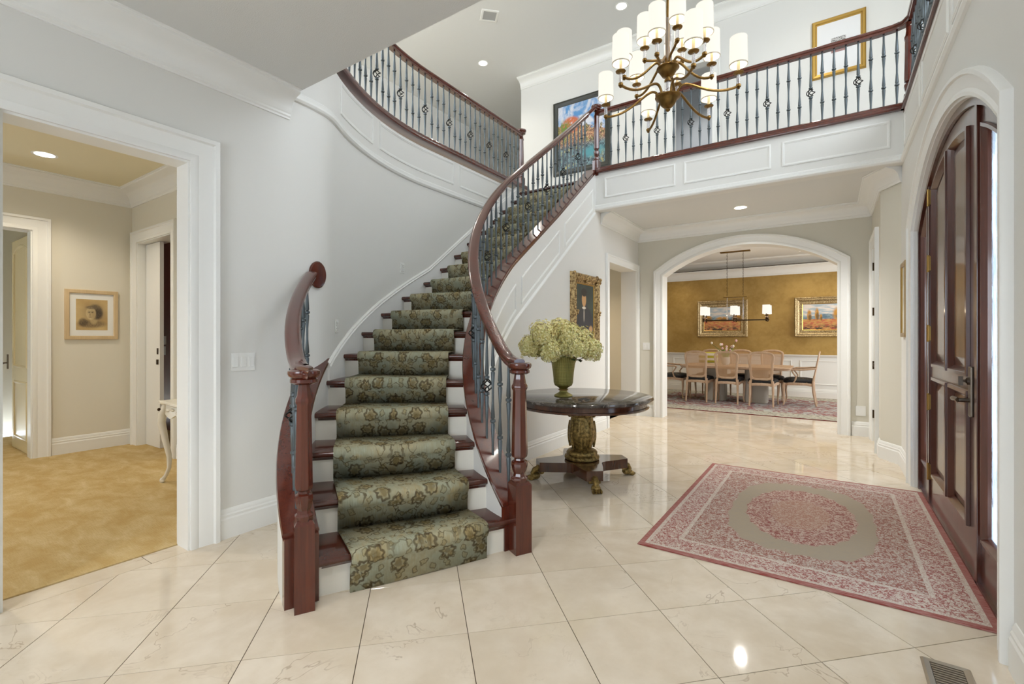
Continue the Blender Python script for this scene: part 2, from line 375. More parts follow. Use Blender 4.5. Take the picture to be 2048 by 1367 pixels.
# ------------------------------------------------------------------ the setting: dimensions
XL, XR, XH, XC = -3.25, .60, -2.66, .45       # left wall, door wall, hall left wall, hall right wall
YB, YD, YFAS, YSOF = 7.72, 12.05, 6.0, 1.953  # arch wall, dining wall, balcony face, end of the low ceiling
ZC, Z2, ZTOP = 3.05, 3.465, 6.27
CX, CYY = -1.07, 4.0; RISE = .1925
def theta(n): return 249.5-7.5*(n-1)
N180 = 1+(249.5-180)/7.5
def sp(R, n):
    """plan point of the stair at radius R, tread number n (continuous)"""
    t = theta(n)
    if t >= 180: return (CX+R*cos(radians(t)), CYY+R*sin(radians(t)))
    return (CX-R, CYY+(n-N180)*.2497)
def srange(n0, n1, step=.33):
    k = max(1, int(math.ceil((n1-n0)/step))); return [n0+(n1-n0)*i/k for i in range(k+1)]
# --- floor: grout bed with every marble tile laid on the diagonal
floor = struct('floor', MB().box(-3.39, .8, -2.6, 9.3, -.1, -.0025), grout_m)
TS = .457; ex = (sqrt(.5)*TS, sqrt(.5)*TS); ey = (-sqrt(.5)*TS, sqrt(.5)*TS); O0 = (-1.322, 1.618)
def clip(poly, ax, lim, keep_less):
    out = []
    for i in range(len(poly)):
        p, q = poly[i], poly[(i+1) % len(poly)]
        ip = (p[ax] <= lim) == keep_less or abs(p[ax]-lim) < 1e-9; iq = (q[ax] <= lim) == keep_less or abs(q[ax]-lim) < 1e-9
        if ip: out.append(p)
        if ip != iq:
            t = (lim-p[ax])/(q[ax]-p[ax]); out.append((p[0]+t*(q[0]-p[0]), p[1]+t*(q[1]-p[1])))
    return out
def area2(p): return abs(sum(p[i][0]*p[(i+1)%len(p)][1]-p[(i+1)%len(p)][0]*p[i][1] for i in range(len(p))))/2
g = .0017
def tile_mb(poly):
    cx = sum(p[0] for p in poly)/len(poly); cy = sum(p[1] for p in poly)/len(poly)
    a = sum(poly[i][0]*poly[(i+1)%len(poly)][1]-poly[(i+1)%len(poly)][0]*poly[i][1] for i in range(len(poly)))
    if a < 0: poly = poly[::-1]
    N = offs(poly, True); R = []
    for ins, z in ((g, -.006), (g, -.0004), (g+.0004, 0.0)):
        R.append([(p[0]+n[0]*ins-cx, p[1]+n[1]*ins-cy, z) for p, n in zip(poly, N)])
    return MB().rings(R), (cx, cy)
def laid(p): # inside the walked floor, not under the staircase
    x, y = p; d = math.hypot(x-CX, y-CYY)
    if y > YB+.3: return -2.9 < x < .75 and y < 9.25
    if y <= CYY and 1.95 < d < 2.55 and theta(1)-6 > (math.degrees(atan2(y-CYY, x-CX)) % 360): return False
    if x < -2.95 and y > 2.5: return False
    return -3.6 < x < .95 and -.9 < y
full = None; RX0 = -3.235
for i in range(-14, 22):
    for j in range(-12, 20):
        o = (O0[0]+ex[0]*i+ey[0]*j, O0[1]+ex[1]*i+ey[1]*j); c = (o[0]+(ex[0]+ey[0])/2, o[1]+(ex[1]+ey[1])/2)
        if not laid(c): continue
        poly = [o, (o[0]+ex[0], o[1]+ex[1]), (o[0]+ex[0]+ey[0], o[1]+ex[1]+ey[1]), (o[0]+ey[0], o[1]+ey[1])]
        pl = clip(poly, 0, RX0, False) if c[1] < 2.4 else poly
        pl = clip(pl, 0, .68, True) if pl else pl
        if not pl or len(pl) < 3 or area2(pl) < .004: continue
        if area2(pl) > .2087:
            mb, cc = tile_mb(poly)
            if full is None: full = mb.mesh('tile', tile_m)
            obj('tile', full, floor, (cc[0], cc[1], 0), random.choice((0, pi/2, pi, -pi/2)))
        else:
            mb, cc = tile_mb(pl); obj('tile', mb.mesh('tile', tile_m), floor, (cc[0], cc[1], 0))
for k in range(3):   # threshold slips along the study carpet
    mb, cc = tile_mb([(-3.39, -.1+.6*k), (RX0, -.1+.6*k), (RX0, .5+.6*k), (-3.39, .5+.6*k)]); obj('tile', mb.mesh('tile', tile_m), floor, (cc[0], cc[1], 0))
carpet = struct('floor_carpet', MB().box(-8.9, -3.392, -1.85, 3.3, -.1, .006), carpet_m)
struct('floor_dining', MB().box(-5.2, 3.1, 9.301, YD, -.1, -.001), M('dining_floor', (196,176,150), .12).m)
# --- walls on the ground floor
CAS = [(0,0),(0,.02),(.022,.024),(.04,.016),(.05,.02),(.085,.022),(.11,.026),(.118,.04),(.14,.04),(.145,.03),(.145,0)]
def casing(name, path, mapf, prof=CAS, mat=None):
    return struct(name, sweep(MB(), path, prof, mapf), mat or trim_m, smooth=True, angle=35)
BASE = [(0,0),(.022,0),(.022,.125),(.016,.135),(.018,.15),(.012,.16),(.012,.17),(.004,.188),(0,.19)]
def crown_prof(w=.16, h=.18):
    p = [(0,-h),(.012,-h),(.012,-h+.012),(.02,-h+.02),(.02,-h+.035),(.028,-h+.045)]
    for i in range(1, 7):
        a = pi/2*i/7; p.append((.03+(w-.055)*(1-cos(a)), -h+.05+(h-.085)*sin(a)))
    return p+[(w-.022,-.03),(w-.012,-.024),(w-.012,-.012),(w,-.008),(w,0),(0,0)]
def crown(name, path, z, mapf=None, prof=None, mat=None):
    return struct(name, sweep(MB(), [(p[0], p[1], z) for p in path], prof or crown_prof()), mat or trim_m, smooth=True, angle=30)
def base(name, path, prof=BASE): return struct(name, sweep(MB(), path, prof), trim_m, smooth=True, angle=30)
struct('wall_left', strips(MB(), mapX, -2.6, YSOF, 0, ZC, XL, -3.39, [(.50, 1.30, 2.375)]), wall_m)
casing('trim_1', [(.50,0),(.50,2.375),(1.30,2.375),(1.30,0)], lambda s,t,b: (XL+b, s, t), [(a*1.12, b) for a, b in CAS])
mb = MB()   # jamb lining
for y0, y1 in ((.499,.512),(1.288,1.301)): mb.box(-3.40, XL+.004, y0, y1, 0, 2.363)
mb.box(-3.40, XL+.004, .499, 1.301, 2.363, 2.376); struct('trim_2', mb, trim_m)
base('baseboard_left', [(XL, 2.24), (XL, 1.46)]); base('baseboard_left', [(XL, .34), (XL, -2.5)])
crown('trim_3', [(XL, YSOF-.012), (XL, -2.5)], ZC)
def curved_wall(R0, R1, n0, n1, zb, zt, step=.33):
    mb = MB(); R = []
    for n in srange(n0, n1, step):
        a, b = sp(R0, n), sp(R1, n); z0 = zb(n) if callable(zb) else zb; z1 = zt(n) if callable(zt) else zt
        R.append([(a[0],a[1],z0),(b[0],b[1],z0),(b[0],b[1],z1),(a[0],a[1],z1)])
    return mb.rings(R)
NW = 1+(249.5-218.6)/7.5      # tread number where the outer wall begins
NTOP = N180+(6.0-4.0)/.2497
P0, P1, P2, P3 = (XL, YSOF), (XL, 2.26), sp(2.79, NW+.1), sp(2.79, NW+.75)     # eased junction with the left wall
ease = [tuple((1-t)**3*P0[k]+3*(1-t)**2*t*P1[k]+3*(1-t)*t*t*P2[k]+t**3*P3[k] for k in (0, 1)) for t in [i/12 for i in range(12)]]
WPATH = ease+[sp(2.79, n) for n in srange(NW+.75, NTOP, .3)]
struct('wall_stair', sweep(MB(), WPATH, [(0,0),(.14,0),(.14,3.47),(0,3.47)]), wall_m, smooth=True, angle=30)
# mouldings and panels on the balcony face over the curved wall
def curve_path(R, n0, n1, z, step=.33): return [sp(R, n)+(z,) for n in srange(n0, n1, step)]
# the room lies on the right of the climbing direction, so wall profiles use negative offsets here
neg = lambda P: [(-a, b) for a, b in P]
FMOLD = [(0,0),(.018,.004),(.03,.02),(.03,.034),(.018,.04),(.022,.06),(.012,.075),(0,.08)]
struct('trim_4', sweep(MB(), [(p[0], p[1], 3.02) for p in WPATH], neg(FMOLD)), trim_m, smooth=True, angle=30)
def frame_panel(path_of, s0, s1, z0, z1, d=.011, w=.028, steps=1):
    """raised moulding frame; path_of(s,z,b) -> xyz"""
    ss = [s0+(s1-s0)*i/steps for i in range(steps+1)]
    path = [(s, z0) for s in ss]+[(s, z1) for s in reversed(ss)]
    return sweep(MB(), path, [(0,0),(0,d*.6),(w*.3,d),(w*.6,d),(w*.8,d*.5),(w,d*.4),(w,0)], path_of, True)
def on_curve(s, z, b):
    p = sp(2.79-b, s); return (p[0], p[1], z)
nth = lambda t: 1+(249.5-t)/7.5
ny = lambda y: N180+(y-4.0)/.2497
for a, b in ((NW+.8, nth(199.6)), (nth(197.0), ny(4.44)), (ny(4.56), ny(5.86))):
    struct('trim_5', frame_panel(on_curve, a, b, 3.178, 3.452, steps=8), trim_m, smooth=True, angle=30)
# arch wall
AXC, AHW, ASP, AAP = -1.085, 1.165, 2.29, 2.67
AR = (AHW**2+(AAP-ASP)**2)/(2*(AAP-ASP))
archf = lambda s: AAP-AR+sqrt(max(0, AR*AR-(s-AXC)**2))
struct('wall_back', strips(MB(), mapY, -2.95, .8, 0, ZC, YB, YB+.2, [(AXC-AHW, AXC+AHW, archf)]), hall_m)
apath = [(AXC-AHW, 0), (AXC-AHW, ASP)]+[(AXC-AHW+2*AHW*i/24, archf(AXC-AHW+2*AHW*i/24)) for i in range(1, 24)]+[(AXC+AHW, ASP), (AXC+AHW, 0)]
casing('trim_6', apath, lambda s,t,b: (s, YB-b, t), [(a*1.0, b) for a, b in CAS])
mb = MB(); R = []
for s, t in apath: R.append([(s, YB-.004, t), (s, YB+.22, t)])
nn = offs([p for p in apath]); R = [[(s,YB-.004,t),(s,YB+.24,t),(s+n[0]*.02,YB+.24,t+n[1]*.02),(s+n[0]*.02,YB-.004,t+n[1]*.02)] for (s,t),n in zip(apath, nn)]
R = [[(s-n[0]*.001, y, t-n[1]*.001) if k in (0,1) else (s+n[0]*.012, y, t+n[1]*.012) for k, y in enumerate((YB-.003, YB+.24, YB+.24, YB-.003))] for (s,t),n in zip(apath, nn)]
struct('trim_7', MB().rings(R), trim_m)
# left wall of the back hall with its cased doorway
struct('wall_hall', strips(MB(), mapX, 6.0, YB, 0, ZC, XH, -2.91, [(6.46, 7.60, 2.385)]), wall_m)
casing('trim_8', [(6.46,0),(6.46,2.385),(7.60,2.385),(7.60,0)], lambda s,t,b: (XH+b, s, t), [(a*.78, b*.8) for a, b in CAS])
struct('wall_passage', strips(MB(), mapY, -4.6, -2.912, 0, 2.9, 8.6, 8.7), cream_m)
struct('wall_passage', MB().box(-4.7, -4.6, 6.0, 8.7, 0, 2.9), cream_m); struct('floor_passage', MB().box(-4.7, -2.91, 6.0, 8.7, -.1, 0), tile_m)
struct('ceiling_passage', MB().box(-4.7, -2.91, 6.0, 8.7, 2.8, 2.9), ceil_m); struct('wall_passage', MB().box(-4.7, -2.912, 5.9, 6.0, 0, 2.9), cream_m)
# right wall: arched door opening, splayed corner, hall right wall
DYC, DHW, DAP, DR = 4.07, 1.29, 2.685, 2.02
doorf = lambda s: DAP-DR+sqrt(max(0, DR*DR-(s-DYC)**2))
ZR = 3.53
struct('wall_right', strips(MB(), mapX, -2.6, 6.2, 0, ZR, XR, XR+.2, [(DYC-DHW, DYC+DHW, doorf)]), wall_m)
struct('wall_splay', MB().prism([(XR,6.2),(XC,6.46),(XC+.25,6.55),(XR+.2,6.2)], 0, ZC), hall_m)
struct('wall_hall_right', strips(MB(), mapX, 6.46, YB, 0, ZC, XC, XC+.2, [(6.78, 7.44, 2.40)]), hall_m)
DSP = doorf(DYC+DHW)
dpath = [(DYC+DHW, 0), (DYC+DHW, DSP)]+[(DYC+DHW-2*DHW*i/28, doorf(DYC+DHW-2*DHW*i/28)) for i in range(1, 28)]+[(DYC-DHW, DSP), (DYC-DHW, 0)]
casing('trim_9', dpath, lambda s,t,b: (XR-b, s, t), [(-a*.9, b) for a, b in CAS])
nn = offs(dpath); R = [[(XR-.002, s-n[0]*0, t), (XR+.2, s, t), (XR+.2, s-n[0]*.012, t-n[1]*.012), (XR-.002, s-n[0]*.012, t-n[1]*.012)] for (s,t),n in zip(dpath, [(-a,-b) for a,b in nn])]
struct('trim_10', MB().rings(R), trim_m)
casing('trim_11', [(7.44,0),(7.44,2.40),(6.78,2.40),(6.78,0)], lambda s,t,b: (XC-b, s, t), [(-a*.9, b) for a, b in CAS])
base('baseboard_right', [(XR, 2.62), (XR, -2.5)][::-1]); base('baseboard_right', [(XR, 5.50), (XR, 6.2), (XC, 6.46), (XC, 6.62)])
base('baseboard_back', [(.235, YB), (XC, YB)][::-1]); base('baseboard_back', [(XH, YB), (AXC-AHW-.15, YB)][::-1])
base('baseboard_hall', [(XH, 6.36), (XH, 4.0)])
base('baseboard_stair', [sp(1.59, n) for n in srange(1.6, N180)])
# back hall ceiling, balcony face, crowns
struct('ceiling_hall', MB().box(XH-.25, XR+.2, YFAS+.16, YB+.2, ZC, Z2), ceil_m)
struct('wall_balcony', MB().box(XH-.02, XR+.01, YFAS, YFAS+.16, ZC-.02, 3.53), wall_m)
struct('trim_12', sweep(MB(), [(XH, YFAS, 3.02), (XR, YFAS, 3.02)], neg(FMOLD)), trim_m, smooth=True, angle=30)
for a, b in ((-2.529,-1.595), (-1.491,-.55), (-.443,.495)):
    struct('trim_13', frame_panel(lambda s,z,d: (s, YFAS-d, z), a, b, 3.178, 3.452), trim_m, smooth=True, angle=30)
struct('trim_14', sweep(MB(), [(XR, YFAS, 3.02), (XR, YSOF, 3.02)], neg(FMOLD)), trim_m, smooth=True, angle=30)
for a, b in ((5.9,5.0),(4.85,3.9),(3.75,2.8)):
    struct('trim_15', frame_panel(lambda s,z,d: (XR-d, s, z), a, b, 3.178, 3.452), trim_m, smooth=True, angle=30)
crown('trim_16', [(XR, 6.17), (XC, 6.46), (XC, YB), (XH, YB), (XH, YFAS+.17)], ZC)
# low ceiling over the camera
struct('ceiling_low', MB().box(-3.39, XR+.2, -2.6, YSOF, ZC, Z2), ceil_m)
# front room end wall, unseen, with an opening added for fill light
struct('wall_front', strips(MB(), mapY, -3.39, .8, 0, ZC, -2.8, -2.6, [(-2.2, .0, 2.45, .8)]), wall_m)
# study (left room)
struct('wall_study', strips(MB(), mapX, -1.85, 2.4, 0, 3.06, -7.07, -7.2, [(.45, 1.33, 2.44)]), cream_m)
struct('wall_study', strips(MB(), mapY, -7.07, -3.39, 0, 3.06, 2.2, 2.38, [(-6.88, -5.915, 2.43)]), cream_m)
struct('wall_study', strips(MB(), mapY, -7.07, -3.39, 0, 3.06, -2.0, -1.85, [(-5.8, -4.8, 2.2, .9)]), cream_m)
struct('ceiling_study', MB().box(-9.2, -3.39, -1.85, 2.38, 3.06, 3.2).box(-9.2, -4.6, 2.38, 3.5, 3.06, 3.2), M('study_ceiling', (232,222,190), .8).m)
casing('trim_17', [(.45,0),(.45,2.44),(1.33,2.44),(1.33,0)], lambda s,t,b: (-7.07+b, s, t))
casing('trim_18', [(-6.88,0),(-6.88,2.43),(-5.915,2.43),(-5.915,0)], lambda s,t,b: (s, 2.2-b, t), [(a*.9, b) for a, b in CAS])
mb = MB().box(-7.205,-7.066,1.318,1.331,0,2.428).box(-7.205,-7.066,.449,.462,0,2.428).box(-7.205,-7.066,.449,1.331,2.428,2.441)
mb.box(-6.881,-6.868,2.196,2.385,0,2.418).box(-5.927,-5.914,2.196,2.385,0,2.418).box(-6.881,-5.914,2.196,2.385,2.418,2.431); struct('trim_19', mb, trim_m)
crown('trim_20', [(-3.39, 2.2), (-7.07, 2.2), (-7.07, -1.8)], 3.06, prof=crown_prof(.17,.19))
base('baseboard_study', [(-7.02, 2.2), (-7.07, 2.2), (-7.07, 1.478)]); base('baseboard_study', [(-3.4, 2.2), (-5.775, 2.2)])
struct('wall_beyond', MB().box(-9.3, -9.2, -1.85, 3.5, 0, 3.1), cream_m); struct('wall_beyond', MB().box(-9.2, -7.2, 1.9, 2.0, 0, 3.1), cream_m)
struct('wall_beyond_red', MB().box(-9.2, -4.6, 2.8, 2.9, 0, 3.06), redpanel)
struct('wall_beyond', MB().box(-9.3, -7.2, -1.95, -1.85, 0, 3.1), cream_m); struct('wall_beyond', MB().box(-4.6, -4.5, 2.38, 2.9, 0, 3.06), cream_m)
# dining room
struct('wall_dining', MB().box(-5.2, 3.2, YD, YD+.15, 0, 3.3), ochre_m)
struct('wall_dining_left', MB().box(-5.3, -5.2, YB+.2, YD+.15, 0, 3.3), ochre_m)
struct('wall_dining_right', strips(MB(), mapX, YB+.2, YD+.15, 0, 3.3, 3.1, 3.25, [(9.4, 11.4, 2.6, .8)]), ochre_m)
struct('wall_dining_front', MB().box(-5.2, -2.952, YB+.9, YB+1.0, 0, 3.3), ochre_m); struct('wall_dining_front', MB().box(.802, 3.1, YB+.1, YB+.2, 0, 3.3), ochre_m)
struct('ceiling_dining', MB().box(-5.3, 3.25, YB+.2, YD+.15, 3.06, 3.3), ceil_m)
dc = [(3.1, YD), (-5.2, YD)]
struct('trim_21', sweep(MB(), [(p[0], p[1], 2.88) for p in dc], crown_prof(.13,.2)), trim_m, smooth=True, angle=30)
struct('trim_22', sweep(MB(), [(p[0], p[1]-.0, 3.06) for p in dc], crown_prof(.30,.16)), trim_m, smooth=True, angle=30)
struct('trim_23', MB().box(-5.2, 3.1, YD-.138, YD, 2.88, 2.893), M('picture_rail_dark', (70,60,48), .5).m)
struct('wall_dining_wainscot', MB().box(-5.2, 3.1, YD-.018, YD, 0, .90), trim_m)
struct('trim_24', sweep(MB(), [(3.1, YD-.018, .87), (-5.2, YD-.018, .87)], [(0,0),(.015,0),(.03,.02),(.04,.035),(.04,.05),(0,.05)]), trim_m)
base('baseboard_dining', [(3.1, YD-.018), (-5.2, YD-.018)])
for k in range(5):
    a = -4.6+1.35*k
    for z0, z1 in ((.27,.58),(.64,.80)) if False else ((.28,.80),):
        struct('trim_25', frame_panel(lambda s,z,d: (s, YD-.018-d, z), a, a+1.2, z0, z1), trim_m, smooth=True, angle=30)
# upper floor
upcarpet = M('upstairs_carpet', (222,212,192), .95).m  # kept pale so the unseen floor bounces light onto the hall ceiling
struct('ceiling_upper', MB().box(-7.2, 2.35, 1.8, 11.2, ZTOP, ZTOP+.1), ceil_m)
struct('wall_upper_back', strips(MB(), mapY, -4.98, 2.35, Z2, ZTOP, YB, YB+.15, [(-2.08, -1.50, 5.55)]), wall_m)
crown('trim_26', [(2.3, YB), (-4.98, YB)], ZTOP)
struct('floor_upper', MB().box(-7.1, -3.93, 1.9, 11, 3.2, Z2), upcarpet)
struct('floor_gallery_edge', sweep(MB(), WPATH, [(.10,3.2),(.75,3.2),(.75,3.46),(.10,3.46)]), upcarpet); struct('wall_bedroom', MB().box(2.25, 2.35, YB+.15, 9.9, Z2, ZTOP), blue_m)
struct('floor_landing', MB().box(-3.93, XH-.25, 5.96, YB+.15, 3.2, Z2), upcarpet)
struct('floor_gallery', MB().box(XR+.2, 2.35, 1.95, YB+.15, 3.25, Z2), upcarpet)
struct('wall_upper_left', MB().box(-7.2, -7.1, 1.9, 11.2, Z2, ZTOP), wall_m); struct('wall_upper_far', MB().box(-7.1, -4.98, 11.0, 11.2, Z2, ZTOP), wall_m)
struct('wall_upper_return', MB().box(-4.98, -4.85, YB+.15, 11.0, Z2, ZTOP), wall_m)
struct('wall_upper_front', strips(MB(), mapY, -7.2, 2.35, Z2, ZTOP, 1.8, YSOF, [(-6.5, -4.3, 5.85, 4.15)]), wall_m)
struct('wall_upper_right', strips(MB(), mapX, 1.95, YB+.15, Z2, ZTOP, 2.2, 2.35, [(1.98, 5.3, 5.95, 3.9)]), wall_m)
struct('wall_bedroom', MB().box(-4.85, 2.35, 9.9, 10.0, Z2, ZTOP), blue_m); struct('wall_bedroom', MB().box(-1.25, -1.2, YB+.15, 9.9, Z2, ZTOP), blue_m); struct('wall_bedroom', MB().box(-3.3, -3.2, YB+.15, 9.9, Z2, ZTOP), blue_m)
struct('floor_bedroom', MB().box(-4.85, 2.35, YB+.15, 9.9, 3.3, Z2), upcarpet)
casing('trim_27', [(-2.08,Z2),(-2.08,5.55),(-1.50,5.55),(-1.50,Z2)], lambda s,t,b: (s, YB-b, t), [(a*.8, b*.8) for a, b in CAS])
casing('trim_28', [(9.4,Z2),(9.4,5.5),(8.5,5.5),(8.5,Z2)], lambda s,t,b: (-1.25-b, s, t), [(-a*.8, b*.8) for a, b in CAS])
# window frames; all but the one over the door are added for fill light
def win(name, mapf, s0, s1, z0, z1, nx, nz):
    mb = MB()
    def bx(a,b,c,d): mb.hexa([mapf(a,c,0),mapf(b,c,0),mapf(b,c,1),mapf(a,c,1),mapf(a,d,0),mapf(b,d,0),mapf(b,d,1),mapf(a,d,1)])
    w = .05
    bx(s0,s1,z0,z0+w); bx(s0,s1,z1-w,z1); bx(s0,s0+w,z0,z1); bx(s1-w,s1,z0,z1)
    for i in range(1,nx): s = s0+(s1-s0)*i/nx; bx(s-.015,s+.015,z0,z1)
    for i in range(1,nz): z = z0+(z1-z0)*i/nz; bx(s0,s1,z-.015,z+.015)
    struct(name, mb, trim_m)
win('window_fill_1', lambda s,z,t: (s, -2.78+.08*t, z), -2.2, .0, .8, 2.45, 3, 2)  # unseen frame added round the front room fill lamp
win('window_2', lambda s,z,t: (2.25+.08*t, s, z), 1.98, 5.3, 3.9, 5.95, 4, 2)
win('window_fill_5', lambda s,z,t: (s, 1.84+.08*t, z), -6.5, -4.3, 4.15, 5.85, 3, 2)  # hidden frame added for the upper hall fill
win('window_fill_3', lambda s,z,t: (3.15+.08*t, s, z), 9.4, 11.4, .8, 2.6, 2, 2)  # out of view, added to carry the dining fill
win('window_fill_4', lambda s,z,t: (s, -1.98+.08*t, z), -5.8, -4.8, .9, 2.2, 2, 2)  # out of view, added to carry the study fill
# ground outside the front door
struct('ground_outside', MB().box(.8, 14, -6, 14, -.3, -.12), M('porch_stone', (170,164,150), .8).m)
# ------------------------------------------------------------------ the curved staircase
def lerp(a, b, t): t = min(1, max(0, t)); return a+(b-a)*t
nose = lambda n: RISE*n
capo = lambda n: lerp(.125, .075, (n-9)/5)
capz = lambda n: nose(n)+capo(n)
RI0, RI1, RO0, RO1 = 1.59, 1.733, 2.79, 2.945
stair = empty('staircase', (*sp(2.2, 1), 0), 0, 'curved staircase of dark treads and white risers climbing to the balcony', 'staircase')
def under(o):   # parent while keeping world placement
    o.location = (o.location[0]-stair.location[0], o.location[1]-stair.location[1], o.location[2]); o.parent = stair; return o
OV = .10
def spt(R, n):   # treads swing slightly: the inner end of each nosing leads
    f = lerp(1, 0, (n-7.5)/3.5); e = .14 if n < 1.3 else 0
    return sp(R, n-.25*f*(2.79-R)/1.057+e*(R-1.733)/1.057)
for i in range(1, 19):
    z = nose(i); th = .036; mb = MB(); R = []
    back = i+1+OV+.02 if i < 18 else i+.55
    sec = [(i+.035, z-th), (i+.008, z-th+.006), (i-.004, z-th/2), (i+.008, z-.006), (i+.035, z), (back, z), (back, z-th)]
    for rad in (1.70, 2.815 if i > 5 else 2.80):
        R.append([(*spt(rad, n), zz) for n, zz in sec])
    under(mb.rings(R).build('tread', tread_m, smooth=True, angle=50))
    sec = [(i+OV, nose(i-1)), (i+OV+.05, nose(i-1)), (i+OV+.05, z-.034), (i+OV, z-.034)]
    under(MB().rings([[(*spt(rad, n), zz) for n, zz in sec] for rad in (1.71, 2.80)]).build('riser', riser_m))
    cv = [(i+OV-.001, z-.055), (i+OV-.05, z-.036), (i+OV-.001, z-.036)]
    under(MB().rings([[(*spt(rad, n), zz) for n, zz in cv] for rad in (1.74, 2.77)]).build('cove_moulding', tread_m))
NB = .78
under(curved_wall(RI0, RI1, .9, NTOP, 0, lambda n: capz(n)-.04).build('stringer_wall', wall_m, smooth=True, angle=50))
under(curved_wall(RO0, RO1, 1.25, NW+.05, 0, lambda n: capz(n)-.04).build('stringer_wall', wall_m, smooth=True, angle=50))
CAP = [(-.085,-.012),(-.08,-.03),(-.075,-.045),(-.075,-.06),(.075,-.06),(.075,-.045),(.08,-.03),(.085,-.012),(.08,0),(-.08,0)]
for rc, n0, n1 in (((RI0+RI1)/2, .86, 18.35), ((RO0+RO1)/2, 1.20, NW+.12)):
    under(sweep(MB(), [sp(rc, n)+(capz(n),) for n in srange(n0, n1, .25)], CAP).build('stringer_cap', mahog, smooth=True, angle=35))
    lo = [sp(rc, n) for n in (n0-.06, n0+.1)]; mb = MB()     # upright end board behind the newel
    sweep(mb, [lo[0]+(0,), lo[1]+(0,)], [(-.078,0),(.078,0),(.078,capz(n0)-.02),(-.078,capz(n0)-.02)]); under(mb.build('end_board', mahog))
# skirting that climbs the outer wall, and the panelled face under the inner string
def on_out(s, z, b): p = sp(2.79-b, s); return (p[0], p[1], z+nose(s))
skirt = MB(); R = []
for n in srange(NW-.02, 17.75, .33):
    a, b = sp(2.775, n), sp(2.795, n); zb, zt = nose(n)-.25, nose(n)+.075
    R.append([(a[0],a[1],zb),(b[0],b[1],zb),(b[0],b[1],zt),(a[0],a[1],zt)])
under(skirt.rings(R).build('skirt_board', trim_m, smooth=True, angle=50))
under(sweep(MB(), [sp(2.79, n)+(nose(n)+.075,) for n in srange(NW-.02, 17.75, .33)], neg([(0,0),(.018,0),(.026,.012),(.018,.024),(.02,.036),(.008,.05),(0,.05)])).build('skirt_moulding', trim_m, smooth=True, angle=35))
def on_in(s, z, b): p = sp(1.59-b, s); return (p[0], p[1], z+nose(s))
for a, b in ((nth(214), ny(4.02)), (ny(4.125), ny(4.95)), (ny(5.09), ny(5.90))):
    under(frame_panel(on_in, a, b, -.43, -.145, d=.014, w=.03, steps=10).build('panel_moulding', trim_m, smooth=True, angle=30))
under(sweep(MB(), [sp(1.59, n)+(nose(n)-.53,) for n in srange(3.4, 18.1, .33)], neg([(0,0),(.01,0),(.022,.012),(.022,.026),(.012,.036),(0,.045)])).build('string_moulding', trim_m, smooth=True, angle=35))
# ------------------------------------------------------------------ runner
sec = []; L = 0
for i in range(1, 18):
    z = nose(i)
    a = [(i+OV-.06, nose(i-1)+(.004 if i == 1 else .016)), (i+OV-.075, z-.06), (i-.02, z-.045), (i-.055, z-.028), (i-.05, z-.008), (i-.02, z+.009), (i+.05, z+.013), (i+1+OV-.075, z+.013)]
    sec += a
sec += [(18+OV-.06, nose(17)+.016), (18+OV-.075, nose(18)-.05)]
mb = MB(); mb.uv = []; R = []; K = 6; prev = None
for n, z in sec:
    c = spt(2.256, n); cur = Vector((c[0], c[1], z))
    if prev is not None: L += (cur-prev).length
    prev = cur; ring = []
    for k in range(K+1):
        t = k/K; rad = 1.872+t*.77; p = spt(rad, n); w = .006*sin(n*9+k*2.1); ring.append((p[0], p[1], z+.002*sin(n*17+k))); mb.uv.append((t*.77, L))
    R.append(ring)
mb.rings(R, closed=False, caps=False)
run = mb.build('stair_runner', runner_m, smooth=True, angle=80, recalc=False)
so = run.modifiers.new('thick', 'SOLIDIFY'); so.thickness = .012; so.offset = -1
tag(run, 'sage green floral carpet runner laid down the middle of the stairs', 'stair runner')
# ------------------------------------------------------------------ balusters, newels, rails
P1 = [(0,.0082),(.1,.0088),(.255,.0150),(.268,.0095),(.276,.0195),(.293,.0195),(.30,.0095),(.315,.0150),(.45,.0082),(.55,.0082),(.685,.0150),(.698,.0095),(.706,.0195),(.723,.0195),(.73,.0095),(.745,.0150),(.9,.0088),(1,.0082)]
P2a = [(0,.0082),(.15,.0088),(.355,.0150),(.368,.0095),(.376,.0195),(.393,.0195),(.402,.006)]
P2b = [(.508,.006),(.515,.0195),(.532,.0195),(.54,.0095),(.555,.0150),(.8,.0082),(1,.0082)]
def bal_mesh(L, prof):
    mb = MB()
    for p in prof: mb.lathe([(r, t*L) for t, r in p], 8)
    return mb.mesh('baluster', iron_m, True, angle=50)
def basket_mesh(L):
    mb = MB(); z0, z1 = .40*L, .51*L
    for k in range(4):
        pts = []
        for i in range(13):
            t = i/12; a = 2*pi*k/4+t*pi*1.0; r = .005+.034*sin(pi*t); pts.append((r*cos(a), r*sin(a), z0+(z1-z0)*t))
        mb.tube(pts, .0048, 5)
    return mb.mesh('basket', iron_dark, True)
BAL = {}
def balusters(parent, spots, L, first_basket, every=4, shift=True):
    if L not in BAL: BAL[L] = (bal_mesh(L, [P1]), bal_mesh(L, [P2a, P2b]), basket_mesh(L))
    A, B, C = BAL[L]
    for k, (x, y, z, rz) in enumerate(spots):
        bk = k % every == first_basket
        b = obj('baluster', B if bk else A, parent, (x-parent.location[0], y-parent.location[1], z-parent.location[2]), rz)
        if bk: obj('basket', C, b)
RAIL = [(-.030,-.062),(.030,-.062),(.034,-.045),(.030,-.038),(.040,-.028),(.042,-.014),(.034,-.004),(.02,0),(-.02,0),(-.034,-.004),(-.042,-.014),(-.040,-.028),(-.030,-.038),(-.034,-.045)]
